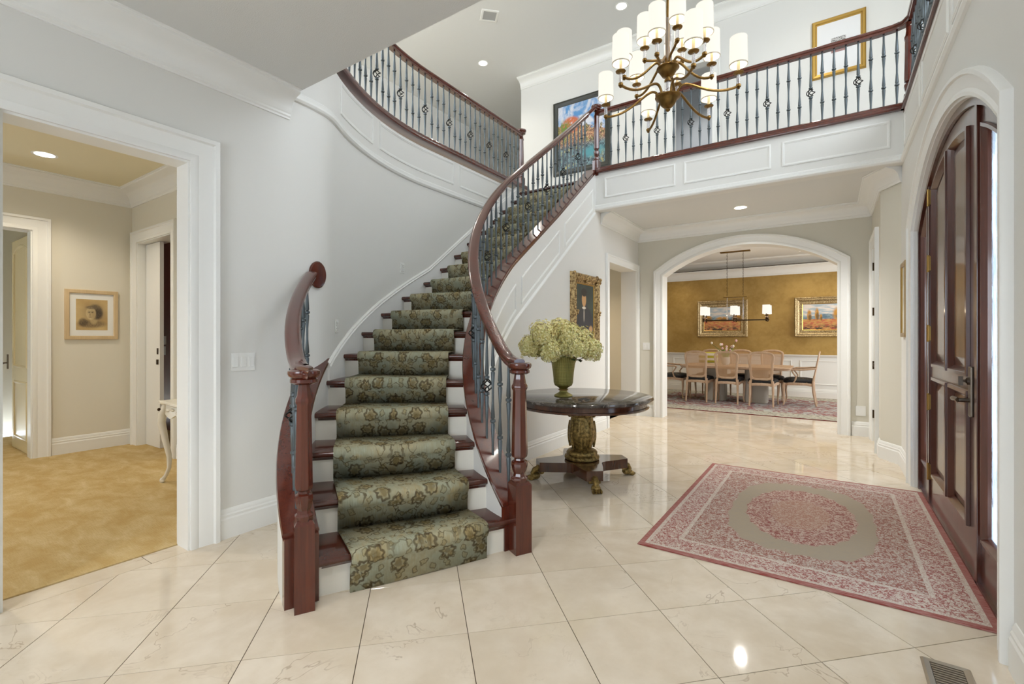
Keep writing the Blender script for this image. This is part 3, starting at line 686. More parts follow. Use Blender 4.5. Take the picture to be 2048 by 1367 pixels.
def newel(parent, x, y, z, h, rz, hb=.43, cap=True, w=.09):
    t = empty('newel_post', (x-parent.location[0], y-parent.location[1], z-parent.location[2]), rz); t.parent = parent
    mb = MB(); q = w/2
    R = [[(sx*a, sy*a, zz) for sx, sy in ((-1,-1),(1,-1),(1,1),(-1,1))] for a, zz in ((q,0),(q,hb-.02),(q*.72,hb))]
    mb.rings(R).build('newel_base', mahog, t)
    o = q*1.05; s = h-hb
    pr = [(o*.75,hb-.0195),(o*.92,hb+.008),(o*.92,hb+.02),(o*.7,hb+.03),(o*.62,hb+.045),(o*.78,hb+.065),(o*.9,hb+.10),(o*.86,hb+.118),(o*.6,hb+.125),(o*.55,hb+.135),(o*.82,hb+.145),(o*.86,hb+.155),(o*.88,hb+.17),(o*.72,h-.13),(o*.86,h-.115),(o*.86,h-.10),(o*.7,h-.085),(o*.55,h-.03),(o*.62,h)]
    MB().lathe(pr, 8, rot=pi/8).build('newel_shaft', mahog, t, smooth=True, angle=30)
    if cap: MB().lathe([(.045,h-.03),(.062,h-.02),(.062,h-.006),(.055,h),(.068,h+.008),(.074,h+.022),(.072,h+.034),(.06,h+.04),(.01,h+.042)], 20).build('newel_cap', mahog, t, smooth=True)
    return t
railo = lambda n: lerp(.965, .915, (n-9)/7)
def sm(a, b, k=.05):  # soft maximum
    return k*math.log(math.exp(a/k)+math.exp(b/k)) if max(a,b) < 20*k+10 else max(a,b)
# open (inner) side of the stairs
rc = (RI0+RI1)/2
bi = empty('stair_balustrade', (-1.57, 2.416, 0), 0, 'long sweeping mahogany handrail with iron balusters on the open side of the stairs', 'balustrade')
def child(o, parent): o.location = tuple(o.location[k]-parent.location[k] for k in range(3)); o.parent = parent; return o
newel(bi, -1.57, 2.416, 0, 1.105, radians(62), w=.108); 
rp = [(-1.57, 2.416, 1.166)]+[sp(rc, n)+(sm(1.166, nose(n)+railo(n), .03),) for n in srange(.95, 17.9, .2)]
rp += [(XH-.0, YFAS-.06, 4.43), (XH, YFAS+.03, 4.455)]
child(sweep(MB(), rp, RAIL).build('handrail', mahog, smooth=True, angle=50), bi)
sp_b = []; n = 1.12; 
while n < 17.75:
    p = sp(rc, n); sp_b.append((p[0], p[1], capz(n)-.006, radians(theta(n)))); n += (.1025/(rc*radians(7.5)) if theta(n) > 180 else .1025/.2497)
balusters(bi, sp_b, .80, 3)
# short outer balustrade that dies into the wall
ro = (RO0+RO1)/2
bo = empty('stair_balustrade', (-2.094, 1.325, 0), 0, 'short flared mahogany handrail ending in a round wall rosette', 'balustrade')
newel(bo, -2.094, 1.325, 0, 1.105, radians(62))
rp = [(-2.094, 1.325, 1.166)]+[sp(ro, n)+(sm(1.166, nose(n)+.885, .03),) for n in srange(1.0, NW-.42, .2)]
child(sweep(MB(), rp, RAIL).build('handrail', mahog, smooth=True, angle=50), bo)
sp_b = []; n = 1.25
while n < 4.6: p = sp(ro, n); sp_b.append((p[0], p[1], capz(n)-.006, radians(theta(n)))); n += .1025/(ro*radians(7.5))*1.15
balusters(bo, sp_b, .72, 3)
e_ = rp[-1]; ros = MB().lathe([(.098,0),(.098,.012),(.09,.02),(.01,.022)], 28)
ros.xf(Matrix.Rotation(radians(90), 4, 'Y')); ros.v = [(x, y*.72, z*1.05) for x, y, z in ros.v]
child(ros.build('wall_rosette', mahog, smooth=True, loc=(XL+.001, 2.165, 1.775)), bo)
# upper balustrades
def level_rail(parent, path, z): return child(sweep(MB(), [(p[0], p[1], z) for p in path], RAIL).build('handrail', mahog, smooth=True, angle=50), parent)
SHOE = [(-.075,0),(.075,0),(.08,.012),(.075,.03),(.066,.04),(.066,.06),(.055,.072),(-.055,.072),(-.066,.06),(-.066,.04),(-.075,.03),(-.08,.012)]
def shoe(parent, path): return child(sweep(MB(), [(p[0], p[1], 3.525) for p in path], SHOE).build('shoe_rail', mahog, smooth=True, angle=40), parent)
bl = empty('gallery_balustrade', (-3.86, 6.03, 3.47), 0, 'curved upstairs balustrade following the stairwell wall', 'balustrade')
lp = [sp(2.815, n) for n in srange(nth(232), ny(6.0), .3)]
newel(bl, -3.885, 6.03, 3.597, .80, 0, .13, True, .08); level_rail(bl, lp, 4.39); shoe(bl, lp+[(-3.885, 6.14)])
pts = []; n = ny(5.93)
while n > nth(228):
    p = sp(2.815, n); pts.append((p[0], p[1], 3.592, radians(theta(n)))); n -= (.1025/(2.815*radians(7.5)) if theta(n) > 180 else .1025/.2497)
balusters(bl, pts, .74, 3)
bf = empty('balcony_balustrade', (XH, YFAS, 3.53), 0, 'straight balcony balustrade above the panelled white fascia', 'balustrade')
newel(bf, XH, YFAS+.03, 3.50, .93, 0, .23, True, .085); newel(bf, XR+.045, YFAS+.02, 3.50, .84, 0, .16, False, .10)
level_rail(bf, [(XH, YFAS+.03), (.4, YFAS+.03), (.52, YFAS+.02), (.61, YFAS-.02), (XR+.05, YFAS-.12)], 4.395); shoe(bf, [(XH+.03, YFAS+.03), (XR+.02, YFAS+.03)])
balusters(bf, [(-2.45+.1034*k, YFAS+.03, 3.592, 0) for k in range(30)], .74, 2)
br = empty('gallery_balustrade', (XR+.05, YFAS, 3.53), 0, 'balustrade on the ledge above the front door', 'balustrade')
level_rail(br, [(XR+.05, YFAS-.1), (XR+.05, YSOF+.02)], 4.395); shoe(br, [(XR+.05, YFAS+.1), (XR+.05, YSOF+.02)])
balusters(br, [(XR+.05, 5.86-.1034*k, 3.592, 0) for k in range(37)], .74, 2)
# ------------------------------------------------------------------ front door unit in its arched opening
X0 = .645                                   # room face of the joinery
fd = empty('door_1', (X0, DYC, 0)); fd['kind'] = 'structure'
def dl(o): return child(o, fd)
def ds(mb, s0, s1, z0, top, x0, x1, k=10):
    """slab between s0..s1 whose head follows the arch (top = offset below the arch, or a number)"""
    R = []
    for i in range(k+1):
        s = s0+(s1-s0)*i/k; zt = top if top > 0 else doorf(s)+top
        R.append([(x0,s,z0),(x1,s,z0),(x1,s,zt),(x0,s,zt)])
    return mb.rings(R)
y1, y0 = DYC+DHW, DYC-DHW
YA, YBD = 4.845, 3.455                      # door leaf edges (hinge side, lock side)
# outer frame that follows the arch, mullions, sill
R = []
for (s, t), n in zip(dpath, offs(dpath)):
    R.append([(X0-.02, s-n[0]*-.0, t), (X0+.1, s, t), (X0+.1, s+n[0]*.055, t+n[1]*.055), (X0-.02, s+n[0]*.055, t+n[1]*.055)])
dl(MB().rings(R).build('door_frame', door_m))
mb = MB(); ds(mb, YA+.005, YA+.045, 0, -.05, X0-.012, X0+.1, 2); dl(mb.build('mullion', door_m, bevel=.004))
mb = MB(); ds(mb, YBD-.055, YBD-.005, 0, -.05, X0-.012, X0+.1, 2); dl(mb.build('mullion', door_m, bevel=.004))
dl(MB().box(X0-.012, X0+.12, y0, y1, 0, .02).build('threshold', door_m))
# leaf
def leaf_panels(parent, sL, sR, rows, cols, xo):
    pass
lf = MB(); st, W_ = .125, YA-YBD
cols = [(YBD+st+.045, (YA+YBD)/2-.055), ((YA+YBD)/2+.055, YA-st-.02)]
rowz = [(.27, .98), (1.10, None)]
# stiles, rails: everything but the panels
def panel_top(s): return doorf(s)-.175
ds(lf, YBD, cols[0][0], .02, -.06, X0, X0+.05); ds(lf, cols[0][1], cols[1][0], .02, -.06, X0, X0+.05); ds(lf, cols[1][1], YA, .02, -.06, X0, X0+.05)
for a, b in cols:
    lf.box(X0, X0+.05, a, b, .02, .27); lf.box(X0, X0+.05, a, b, .98, 1.10)
    R = []
    for i in range(9):
        s = a+(b-a)*i/8; R.append([(X0,s,panel_top(s)),(X0+.05,s,panel_top(s)),(X0+.05,s,doorf(s)-.06),(X0,s,doorf(s)-.06)])
    lf.rings(R)
leaf = dl(lf.build('door_leaf', door_m))
for a, b in cols:
    for z0, z1 in rowz:
        arched = z1 is None
        def outline(ins):
            pts = [(a+ins, z0+ins), (b-ins, z0+ins)]
            if arched: pts += [(b-ins-(b-a-2*ins)*i/8, panel_top(b-ins-(b-a-2*ins)*i/8)-ins) for i in range(9)]
            else: pts += [(b-ins, z1-ins), (a+ins, z1-ins)]
            return pts
        R = [[(x, s, z) for s, z in outline(i)] for i, x in ((-.022,X0-.001),(-.020,X0-.017),(.0,X0-.019),(.012,X0-.004),(.024,X0+.012))]
        MB().rings(R, caps=False).build('panel_moulding', door_m, leaf).location = (0,0,0)
        R = [[(x, s, z) for s, z in outline(i)] for i, x in ((.0,X0+.045),(.0,X0+.014),(.03,X0+.014),(.075,X0+.002),(.08,X0+.001))]
        mbp = MB().rings(R, caps=True); pnl = mbp.build('door_panel', door_m, leaf)
for ch in leaf.children: ch.location = (-X0, -DYC, 0); ch.matrix_parent_inverse = Matrix(); 
leafoff = leaf.location.copy()
for ch in leaf.children: ch.location = (0, 0, 0)
for z in (.26, .80, 1.33, 1.87, 2.38):
    h = MB().box(X0-.014, X0+.0, YA-.018, YA+.034, z-.055, z+.055); h.lathe([(.009,z-.065),(.009,z+.065)], 10, (X0-.014, YA+.006, 0)); dl(h.build('hinge', brass_m))
hp = dl(MB().box(X0-.016, X0, YBD+.055, YBD+.115, .865, 1.14).build('handle_plate', pewter_m, bevel=.006))
hm = MB(); hm.lathe([(.012,0),(.012,.05),(.018,.055)], 12); hm.xf(Matrix.Translation((X0-.01, YBD+.085, .955)) @ Matrix.Rotation(radians(-90),4,'Y'))
hm.tube([(X0-.06,YBD+.085,.955),(X0-.064,YBD+.11,.957),(X0-.064,YBD+.16,.955),(X0-.062,YBD+.20,.952),(X0-.055,YBD+.215,.950)], [.012,.011,.012,.014,.009], 10); dl(hm.build('lever_handle', pewter_m, smooth=True))
tm = MB().lathe([(.02,0),(.02,.012),(.008,.018),(.008,.03)], 14); tm.xf(Matrix.Translation((X0-.014, YBD+.085, 1.06)) @ Matrix.Rotation(radians(-90),4,'Y')); tm.box(X0-.06,X0-.04,YBD+.078,YBD+.092,1.035,1.085); dl(tm.build('thumb_turn', pewter_m))
# side lights
for a, b in ((YA+.045, y1-.045), (y0+.045, YBD-.055)):
    s = .075
    if b-a < .6: pass
    m_ = MB(); ds(m_, a, a+s, .02, -.05, X0+.005, X0+.055, 3); ds(m_, b-s, b, .02, -.05, X0+.005, X0+.055, 3); m_.box(X0+.005, X0+.055, a+s, b-s, .02, .27)
    R = []
    for i in range(7):
        q = a+s+(b-a-2*s)*i/6; R.append([(X0+.005,q,doorf(q)-.17),(X0+.055,q,doorf(q)-.17),(X0+.055,q,doorf(q)-.05),(X0+.005,q,doorf(q)-.05)])
    m_.rings(R); sl = dl(m_.build('side_light', door_m))
    ol = lambda ins: [(a+s+ins,.27+ins),(b-s-ins,.27+ins)]+[(b-s-ins-(b-a-2*s-2*ins)*i/6, doorf(b-s-ins-(b-a-2*s-2*ins)*i/6)-.17-ins) for i in range(7)]
    MB().rings([[(x,q,z) for q,z in ol(i)] for i,x in ((-.02,X0+.004),(-.018,X0-.010),(0,X0-.012),(.014,X0+.012),(.018,X0+.03))], caps=False).build('glazing_bead', door_m, sl).location = (0,0,0)
    MB().rings([[(x,q,z) for q,z in ol(.0)] for x in (X0+.026, X0+.032)]).build('glass_pane', glass_m, sl)
# hall closet door and study doors
def flat_door(name, axis, face, s0, s1, h, sgn, mat=trim_m, arch=False, groups=((.14,.80),(.95,None))):
    """panelled leaf lying in a wall plane; axis 'x' -> plane x = face, s = y"""
    t = empty(name, (0,0,0)); t['kind'] = 'structure'
    mp = (lambda s,z,b: (face+sgn*b, s, z)) if axis == 'x' else (lambda s,z,b: (s, face+sgn*b, z))
    mb = MB(); P = [mp(s0,.01,0),mp(s1,.01,0),mp(s1,.01,-.04),mp(s0,.01,-.04),mp(s0,h,0),mp(s1,h,0),mp(s1,h,-.04),mp(s0,h,-.04)]
    mb.hexa(P).build('door_leaf', mat, t)
    for a, b in groups:
        b = b or h-.14
        path = [(s0+.12,a),(s1-.12,a),(s1-.12,b)]
        if arch: path += [(s1-.12-(s1-s0-.24)*i/8, b+.07*sin(pi*i/8)) for i in range(1,8)] if b > 1.5 else []
        path += [(s0+.12,b)]
        sweep(MB(), path, [(0,0),(0,.006),(.012,.014),(.022,.012),(.03,.002),(.034,0)], mp, True).build('panel_moulding', mat, t, smooth=True)
    return t
d2 = flat_door('door_2', 'x', XC+.035, 6.785, 7.435, 2.395, -1)
for z in (.34, .95, 1.62, 2.18): MB().box(XC-.012, XC+.04, 7.425, 7.455, z-.05, z+.05).build('hinge', bronze_m, d2)
kb = MB().lathe([(.011,0),(.011,.03),(.026,.045),(.028,.06),(.016,.07)], 14); kb.xf(Matrix.Translation((XC+.03,6.85,.98)) @ Matrix.Rotation(radians(-90),4,'Y')); kb.build('door_knob', bronze_m, d2, smooth=True)
d3 = flat_door('door_3', 'y', 1.345, -8.05, -7.21, 2.42, -1, M('cream_lacquer', (232,218,178), .22).m, True)
for z in (.30, .98, 1.62, 2.27): MB().box(-7.215, -7.10, 1.32, 1.332, z-.055, z+.055).build('hinge', bronze_m, d3)
mb = MB().box(-8.0,-7.95,1.292,1.30,.93,1.10); mb.tube([(-7.975,1.295,1.0),(-7.975,1.25,1.0),(-7.86,1.245,1.0)], .009, 8); mb.build('lever_handle', pewter_m, d3, smooth=True)
d4 = flat_door('door_4', 'y', 2.275, -6.86, -6.46, 2.41, -1, groups=())
MB().box(-6.53,-6.50,2.268,2.276,1.10,1.17).build('flush_pull', bronze_m, d4); MB().box(-6.535,-6.495,2.262,2.276,.98,1.04).build('privacy_latch', bronze_m, d4, bevel=.004)
# ------------------------------------------------------------------ entry rug
o = MB().rings([[(sx*a, sy*b, z) for sx, sy in ((-1,-1),(1,-1),(1,1),(-1,1))] for a, b, z in ((.82,1.14,.001),(.82,1.14,.007),(.815,1.135,.009))]).build('entry_rug', rug_m, loc=(-.185, 4.045, 0))
tag(o, 'red and ivory medallion rug in front of the wooden entry door', 'rug')
# ------------------------------------------------------------------ round foyer table
TX, TY = -1.92, 4.02
tb = empty('foyer_table', (TX, TY, 0), 0, 'round pedestal table with dark marble top, carved gilt column and paw feet', 'table')
MB().lathe([(.60,.725),(.625,.728),(.64,.735),(.644,.745),(.64,.755),(.63,.76),(.01,.76)], 64).build('marble_top', dmarble, tb, smooth=True)
MB().lathe([(.01,.66),(.575,.66),(.60,.664),(.606,.672),(.60,.682),(.585,.686),(.585,.714),(.60,.72),(.60,.725),(.01,.725)], 64).build('apron', rose_m, tb, smooth=True)
fl = lambda a, z: 1+.035*abs(sin(a*8))*(1 if .2 < z < .52 else .3)
col = [(.10,.17),(.155,.175),(.16,.19),(.15,.205),(.135,.215),(.14,.235),(.125,.255),(.10,.265),(.088,.275),(.095,.30),(.115,.35),(.122,.40),(.118,.46),(.105,.53),(.10,.565),(.118,.575),(.122,.59),(.115,.60),(.10,.61),(.11,.63),(.125,.645),(.125,.66)]
cm = MB().lathe(col, 64, flute=fl); cb = cm.build('column', gilt_m, tb, smooth=True, angle=60)
vl = MB()
for k in range(8):                           # volutes and acanthus leaves round the column
    a = 2*pi*k/8; vl.ball((.118*cos(a), .118*sin(a), .585), (.022,.022,.024), 8, 6)
    pts = [((.108+.014*sin(t*pi*.9))*cos(a+.39), (.108+.014*sin(t*pi*.9))*sin(a+.39), .285+.24*t) for t in [i/8 for i in range(9)]]
    vl.tube(pts, [(.014*(1-.7*abs(i/8-.35)), .008) for i in range(9)], 6)
vl.build('acanthus_leaves', gilt_m, cb, smooth=True)
bd = MB()
for k in range(26): a = 2*pi*k/26; bd.ball((.15*cos(a), .15*sin(a), .196), .012, 6, 5)
bd.build('beaded_collar', gilt_m, cb, smooth=True)
pl = []
A0 = [math.atan2(dy, dx) for dx, dy in ((.338,-.395),(.332,.319),(-.34,.39),(-.337,-.321))]   # towards the four feet
A0.sort()
for k in range(4):
    a = A0[k]; b = A0[(k+1) % 4]
    if b < a: b += 2*pi
    for da in (-.17, .17): pl.append((.42*cos(a+da)/cos(da), .42*sin(a+da)/cos(da)))
    m_ = (a+b)/2
    for i in range(1, 8):
        t = i/8; q = a+.17+(b-a-.34)*t; r = .425-.215*sin(pi*t)**.8; pl.append((r*cos(q), r*sin(q)))
MB().prism(pl, .085, .17).build('plinth', rose_m, tb)
for a in A0:
    ft = empty('paw_foot', (0,0,0), a); ft.parent = tb
    f = MB(); f.tube([(.36,0,.115),(.41,0,.10),(.455,0,.085),(.47,0,.06),(.452,0,.045)], [.03,.034,.026,.022,.014], 8); f.tube([(.395,-.05,.082),(.395,.05,.082)], .026, 10); f.build('scroll_bracket', gilt_m, ft, smooth=True)
    f = MB(); f.ball((.445,0,.035), (.05,.042,.034), 10, 7)
    for k in range(4): f.ball((.485, -.033+.022*k, .018), (.032,.0125,.018), 8, 6)
    f.build('paw', gilt_m, ft, smooth=True)
# ------------------------------------------------------------------ vase and hydrangeas
VX, VY, VZ = -2.03, 3.86, .76
vs = empty('flower_vase', (VX, VY, VZ), 0, 'footed brass urn vase with an embossed lattice on the marble table', 'vase')
MB().lathe([(.08,0),(.085,.006),(.08,.016),(.055,.028),(.036,.042),(.034,.055),(.042,.062),(.034,.07),(.05,.085),(.078,.10),(.088,.125),(.096,.22),(.108,.30),(.124,.345),(.13,.355),(.127,.36),(.118,.352),(.10,.29),(.085,.14),(.01,.12)], 40).build('urn', vase_m, vs, smooth=True)
MB().lathe([(.035,.054),(.046,.058),(.046,.064),(.035,.068)], 32).build('foot_ring', ant, vs, smooth=True)
rnd = random.Random(3)
def hyd_head(rad, seed):
    r = random.Random(seed); mb = MB()
    for k in range(360):
        z = 1-2*(k+.5)/360; ph = k*2.399963; q = sqrt(1-z*z)
        d = Vector((q*cos(ph), q*sin(ph), z)); 
        if z < -.75: continue
        R = rad*(1+.3*mnoise.noise(d*2.3+Vector((seed,0,0)))+r.uniform(-.12,.10)); c = Vector((d.x*R, d.y*R, d.z*R*1.12))
        a = d.orthogonal().normalized(); b = d.cross(a); tw = r.uniform(0, pi); s = r.uniform(.011,.018)
        u = a*cos(tw)+b*sin(tw); w = d.cross(u)
        V = [c-d*.002]
        for m in range(4):     # four petals
            t = m*pi/2; e1 = u*cos(t)+w*sin(t); e2 = u*cos(t+pi/2)+w*sin(t+pi/2)
            V += [c+e1*s*.7+e2*s*.5+d*.003, c+e1*s*1.15+d*.005, c+e1*s*.7-e2*s*.5+d*.003]
        mb.add([tuple(v) for v in V], [(0,1+3*m,2+3*m,3+3*m) for m in range(4)])
    mb.ball((0,0,0), (rad*.6,rad*.6,rad*.65), 10, 7)
    return mb.mesh('flower_head', petal_m, recalc=False)
heads = [(-.30,-.02,.45,.095),(-.20,-.10,.56,.11),(-.02,.10,.60,.10),(-.12,.02,.50,.10),(.05,-.06,.54,.11),(.17,.05,.50,.11),(.25,-.02,.42,.095),(-.13,-.14,.41,.085),(.12,-.14,.44,.085),(-.24,.12,.44,.09),(.10,.16,.47,.10),(.0,-.05,.44,.085)]
ca, sa = cos(radians(YAW)), sin(radians(YAW))
for k, (hx, hy, hz, hr) in enumerate(heads):
    wx, wy = hx*ca-hy*sa, hx*sa+hy*ca
    t = empty('hydrangea_stem', (VX, VY, VZ+.14), 0, 'pale green dried hydrangea stem standing in the brass vase', 'flower', 'hydrangeas in the brass vase')
    p = [(0+wx*.05, wy*.05, 0), (wx*.22, wy*.22, .19), (wx*.6, wy*.6, (hz-.14)*.7), (wx, wy, hz-.14-hr*.4)]
    MB().tube(p, [.004,.004,.004,.003], 6).build('stem', stem_m, t, smooth=True)
    obj('flower_head', hyd_head(hr, k*3+1), t, (wx, wy, hz-.14))
    lm = MB()
    for q in range(2):
        c = Vector(p[2]); an = rnd.uniform(0, 6.28); d = Vector((cos(an), sin(an), -.25)); w = Vector((-sin(an), cos(an), 0))
        lm.add([tuple(c), tuple(c+d*.035+w*.022), tuple(c+d*.085), tuple(c+d*.035-w*.022)], [(0,1,2,3)])
    lm.build('leaf', leaf_m, t, recalc=False)
# ------------------------------------------------------------------ pictures
def art(name):
    m = M(name, (120,110,100), .45); x, y, z = m.xyz(m.co('Generated')); return m, x, y, z
def picture(name, mapf, w, h, prof, fmat, art_mat, label, mat_w=0, liner=None, cat='painting', loc=(0,0,0), orn=None):
    """framed picture; mapf(s,z,b) local: s,z from the centre, b = out from the wall"""
    t = empty(name, loc, 0, label, cat)
    fw = max(a for a, b in prof); iw, ih = w/2-fw, h/2-fw
    path = [(-iw,-ih),(-iw,ih),(iw,ih),(iw,-ih)]
    fr = sweep(MB(), path, prof, mapf, True).build('frame', fmat, t, smooth=True, angle=35)
    def slab(nm, a, b, d0, d1, mat):
        P = [mapf(-a,-b,d0),mapf(a,-b,d0),mapf(a,b,d0),mapf(-a,b,d0),mapf(-a,-b,d1),mapf(a,-b,d1),mapf(a,b,d1),mapf(-a,b,d1)]
        return MB().hexa(P).build(nm, mat, t)
    if mat_w:
        slab('mount', iw, ih, .002, .010, plate_m); slab('artwork', iw-mat_w[0], ih-mat_w[1], .010, .0115, art_mat)
    else: slab('artwork', iw+.002, ih+.002, .004, .012, art_mat)
    if liner: sweep(MB(), [(-iw,-ih),(-iw,ih),(iw,ih),(iw,-ih)], [(0,.004),(0,.022),(-.012,.014),(-.012,.004)], mapf, True).build('liner', liner, t)
    if orn:
        for nm, ps, r in orn:
            for sx, sz in ps:
                mb = MB()
                for k in range(9):
                    a = k*2.4; q = r*(.25+.1*k)*.8; mb.ball(mapf(sx+q*cos(a), sz+q*sin(a), .05+.012*sin(k*1.7)), r*.34, 7, 5)
                mb.build(nm, fmat, fr, smooth=True)
    return t
ORNATE = [(0,0),(0,.022),(.012,.03),(.022,.022),(.035,.028),(.045,.05),(.06,.062),(.075,.058),(.09,.066),(.105,.06),(.12,.035),(.125,0)]
# portrait of a person in dark clothes (plain stand-in)
m, x, y, z = art('portrait_art'); Y, Z = y, z
bgc = m.mix(m.noise(m.co(), 6, 3).ss(.3,.7), (24,44,44), (40,60,52))
c = m.mix(m.ell(Y,Z,.52,.22,.46,.40,.06), bgc, (22,32,46)); c = m.mix(m.ell(Y,Z,.50,.55,.13,.16,.1), c, (22,32,46))
c = m.mix(m.ell(Y,Z,.46,.73,.115,.125,.12), c, (196,150,98)); c = m.mix(m.ell(Y,Z,.46,.85,.15,.07,.12), c, (20,18,18)); c = m.mix(m.ell(Y,Z,.46,.585,.10,.022,.2), c, (214,206,190))
c = m.mix(m.ell(Y,Z,.46,.46,.022,.11,.3), c, (206,198,182)); c = m.mix(m.ell(Y,Z,.84,.22,.10,.06,.3), c, (186,146,98)); c = m.mix(m.ell(Y,Z,.16,.07,.12,.05,.3), c, (196,160,96))
m.color(c)
fx = lambda s, z, b: (b, s, z)          # hangs on a wall facing +x
picture('portrait_painting', fx, .80, 1.00, ORNATE, goldf, m.m, 'portrait of a dark-clad figure in a heavily carved antique gold frame', liner=bright_gold, loc=(XH, 5.63, 1.615),
        orn=[('corner_ornament', [(-.34,-.44),(.34,-.44),(-.34,.44),(.34,.44)], .07), ('centre_ornament', [(-.34,0),(.34,0),(0,.44),(0,-.44)], .055)])
# pencil head study in the study
m, x, y, z = art('drawing_art'); c = m.mix(m.noise(m.co(), 5, 3).ss(.3,.7), (186,156,104), (208,182,130))
c = m.mix(m.ell(y,z,.55,.55,.40,.34,.5)*.45, c, (128,110,86))
hat = m.noise(m.co(), 90, 3).ss(.35,.65)
for e_, col_ in (((.50,.20,.42,.12,.4),(112,94,70)), ((.22,.25,.14,.13,.35),(86,72,56)), ((.55,.33,.12,.14,.25),(190,168,124)), ((.60,.60,.24,.24,.2),(86,76,64)), ((.68,.52,.15,.17,.4),(62,54,46)), ((.46,.55,.155,.215,.12),(206,186,142)),
                 ((.55,.50,.07,.14,.6),(176,152,112)), ((.50,.74,.19,.055,.3),(112,98,78)), ((.41,.575,.035,.012,.5),(64,54,44)), ((.51,.575,.035,.012,.5),(64,54,44)), ((.415,.60,.05,.008,.5),(92,78,62)), ((.515,.60,.045,.008,.5),(92,78,62)), ((.435,.50,.022,.045,.7),(150,126,92)), ((.44,.425,.05,.012,.4),(108,76,58))):
    c = m.mix(m.ell(y,z,*e_)*(hat*.3+.62), c, col_)
m.color(c)
PLAIN = [(0,0),(0,.02),(.006,.026),(.038,.026),(.042,.022),(.042,0)]
picture('framed_drawing', fx, .475, .565, PLAIN, pale_oak, m.m, 'sepia drawing of a head in a white mount and pale oak frame', mat_w=(.055,.065), cat='picture', loc=(-7.07, 1.822, 1.557))
# town by the water, upstairs
fy = lambda s, z, b: (s, -b, z)         # hangs on a wall facing -y
m, x, y, z = art('town_art'); X, Z = x, z; n = m.noise(m.co(), 26, 4, .7, .8); n2 = m.noise(m.co('Generated'), 9, 4, .6); big = m.noise(m.co('Generated'), 4, 4, .6, .5)
sky = m.mix(big.ss(.4,.6), (90,150,206), (222,224,232)); wat = m.mix(n.ss(.4,.6), (50,62,70), (120,150,156)); wat = m.mix(n2.ss(.55,.7)*.8, wat, (206,190,110)); wat = m.mix(m.ell(X,Z,.75,.2,.22,.08,.5), wat, (80,150,160))
land = m.mix(n.ss(.42,.58), (104,70,62), (196,140,104)); land = m.mix(n2.ss(.5,.62)*.8, land, (70,84,44)); land = m.mix((m.noise(m.co(), 60, 2)).ss(.56,.62)*.8, land, (226,206,150))
hz = X*-.22+.74+(n2-.5)*.35; c = m.mix((Z-hz).ss(-.02,.02), land, sky); c = m.mix(1-Z.ss(.30,.42), c, wat); c = m.mix(m.ell(X,Z,.28,.68,.2,.13,.2)*n.ss(.3,.5), c, (206,110,66)); c = m.mix(m.ell(X,Z,.12,.6,.16,.16,.4)*n2.ss(.4,.55), c, (110,130,50)); m.color(c)
picture('town_painting', fy, 1.10, 1.345, [(0,0),(0,.02),(.012,.03),(.05,.035),(.07,.05),(.085,.045),(.09,0)], darkframe, m.m, 'large painting of a town above water in a dark frame behind the stair newel', loc=(-3.70, YB, 4.93))
m, x, y, z = art('etching_art'); n = m.noise(m.co(), 70, 3, .6).ss(.45,.55); inn = ((x-.5).abs().lt(.17))*((z-.52).abs().lt(.15)); c = m.mix(inn, (232,232,232), m.mix(n, (120,118,116), (206,204,200))); c = m.mix(inn*(z-.45).lt(0)*n, c, (178,110,104)); m.color(c)
picture('framed_etching', fy, .60, .785, [(0,0),(0,.015),(.012,.018),(.02,.034),(.045,.04),(.058,.03),(.06,0)], bright_gold, m.m, 'small etching on wide white paper in a bright gilt frame behind the balcony rail', cat='picture', loc=(.09, YB, 5.215))
def landscape(name, seed, trees):
    m, x, y, z = art(name); X, Z = x, z; off = m.mapping(m.co('Generated'), (1,1,1), (seed,0,0)); st = m.noise(m.mapping(off, (5,1,22)), 1.6, 4, .6); n = m.noise(off, 9, 4, .6)
    sky = m.mix(m.noise(m.mapping(off,(2,1,6)), 2, 3).ss(.4,.62), (168,186,198), (226,218,210)); fieldc = m.mix(st.ss(.42,.58), (206,168,96), (190,92,72)); fieldc = m.mix(st.ss(.6,.7), fieldc, (92,84,48)); fieldc = m.mix((1-Z.ss(.05,.3))*n.ss(.4,.6), fieldc, (52,46,40))
    hill = m.mix(n.ss(.4,.6), (96,122,140), (140,160,168)); hl = .56+(X*7+seed).sin()*.04
    c = m.mix((Z-hl).ss(-.02,.02), hill, sky); c = m.mix(1-Z.ss(.40,.44), c, fieldc)
    for tx, tz, tw, th_ in trees:
        c = m.mix(m.ell(X,Z,tx,tz,tw,th_,.35)*n.ss(.25,.5), c, (196,142,52)); c = m.mix(m.ell(X,Z,tx+tw*.3,tz-th_*.35,tw*.7,th_*.6,.4)*.8, c, (92,74,48))
    m.color(c); return m.m
GILT = [(0,0),(0,.018),(.01,.022),(.03,.026),(.05,.022),(.06,.04),(.085,.055),(.105,.05),(.125,.062),(.14,.05),(.145,0)]
picture('landscape_painting', fy, 1.10, .86, GILT, silverg, landscape('landscape_a', 1.0, [(.12,.5,.1,.12),(.5,.48,.16,.1),(.9,.5,.12,.14)]), 'landscape with red fields in a champagne gilt frame behind the dining chandelier', liner=bright_gold, loc=(-2.12, YD, 1.735))
picture('landscape_painting', fy, 1.10, .86, GILT, silverg, landscape('landscape_b', 4.0, [(.16,.56,.05,.2),(.33,.6,.045,.22),(.42,.48,.03,.12),(.8,.6,.12,.24),(.92,.58,.08,.2)]), 'landscape with tall golden trees in a champagne gilt frame', liner=bright_gold, loc=(-.10, YD, 1.735))
m, x, y, z = art('door_side_art'); m.color(m.mix(m.noise(m.co(), 8, 3).ss(.4,.6), (200,196,184), (226,222,212)))
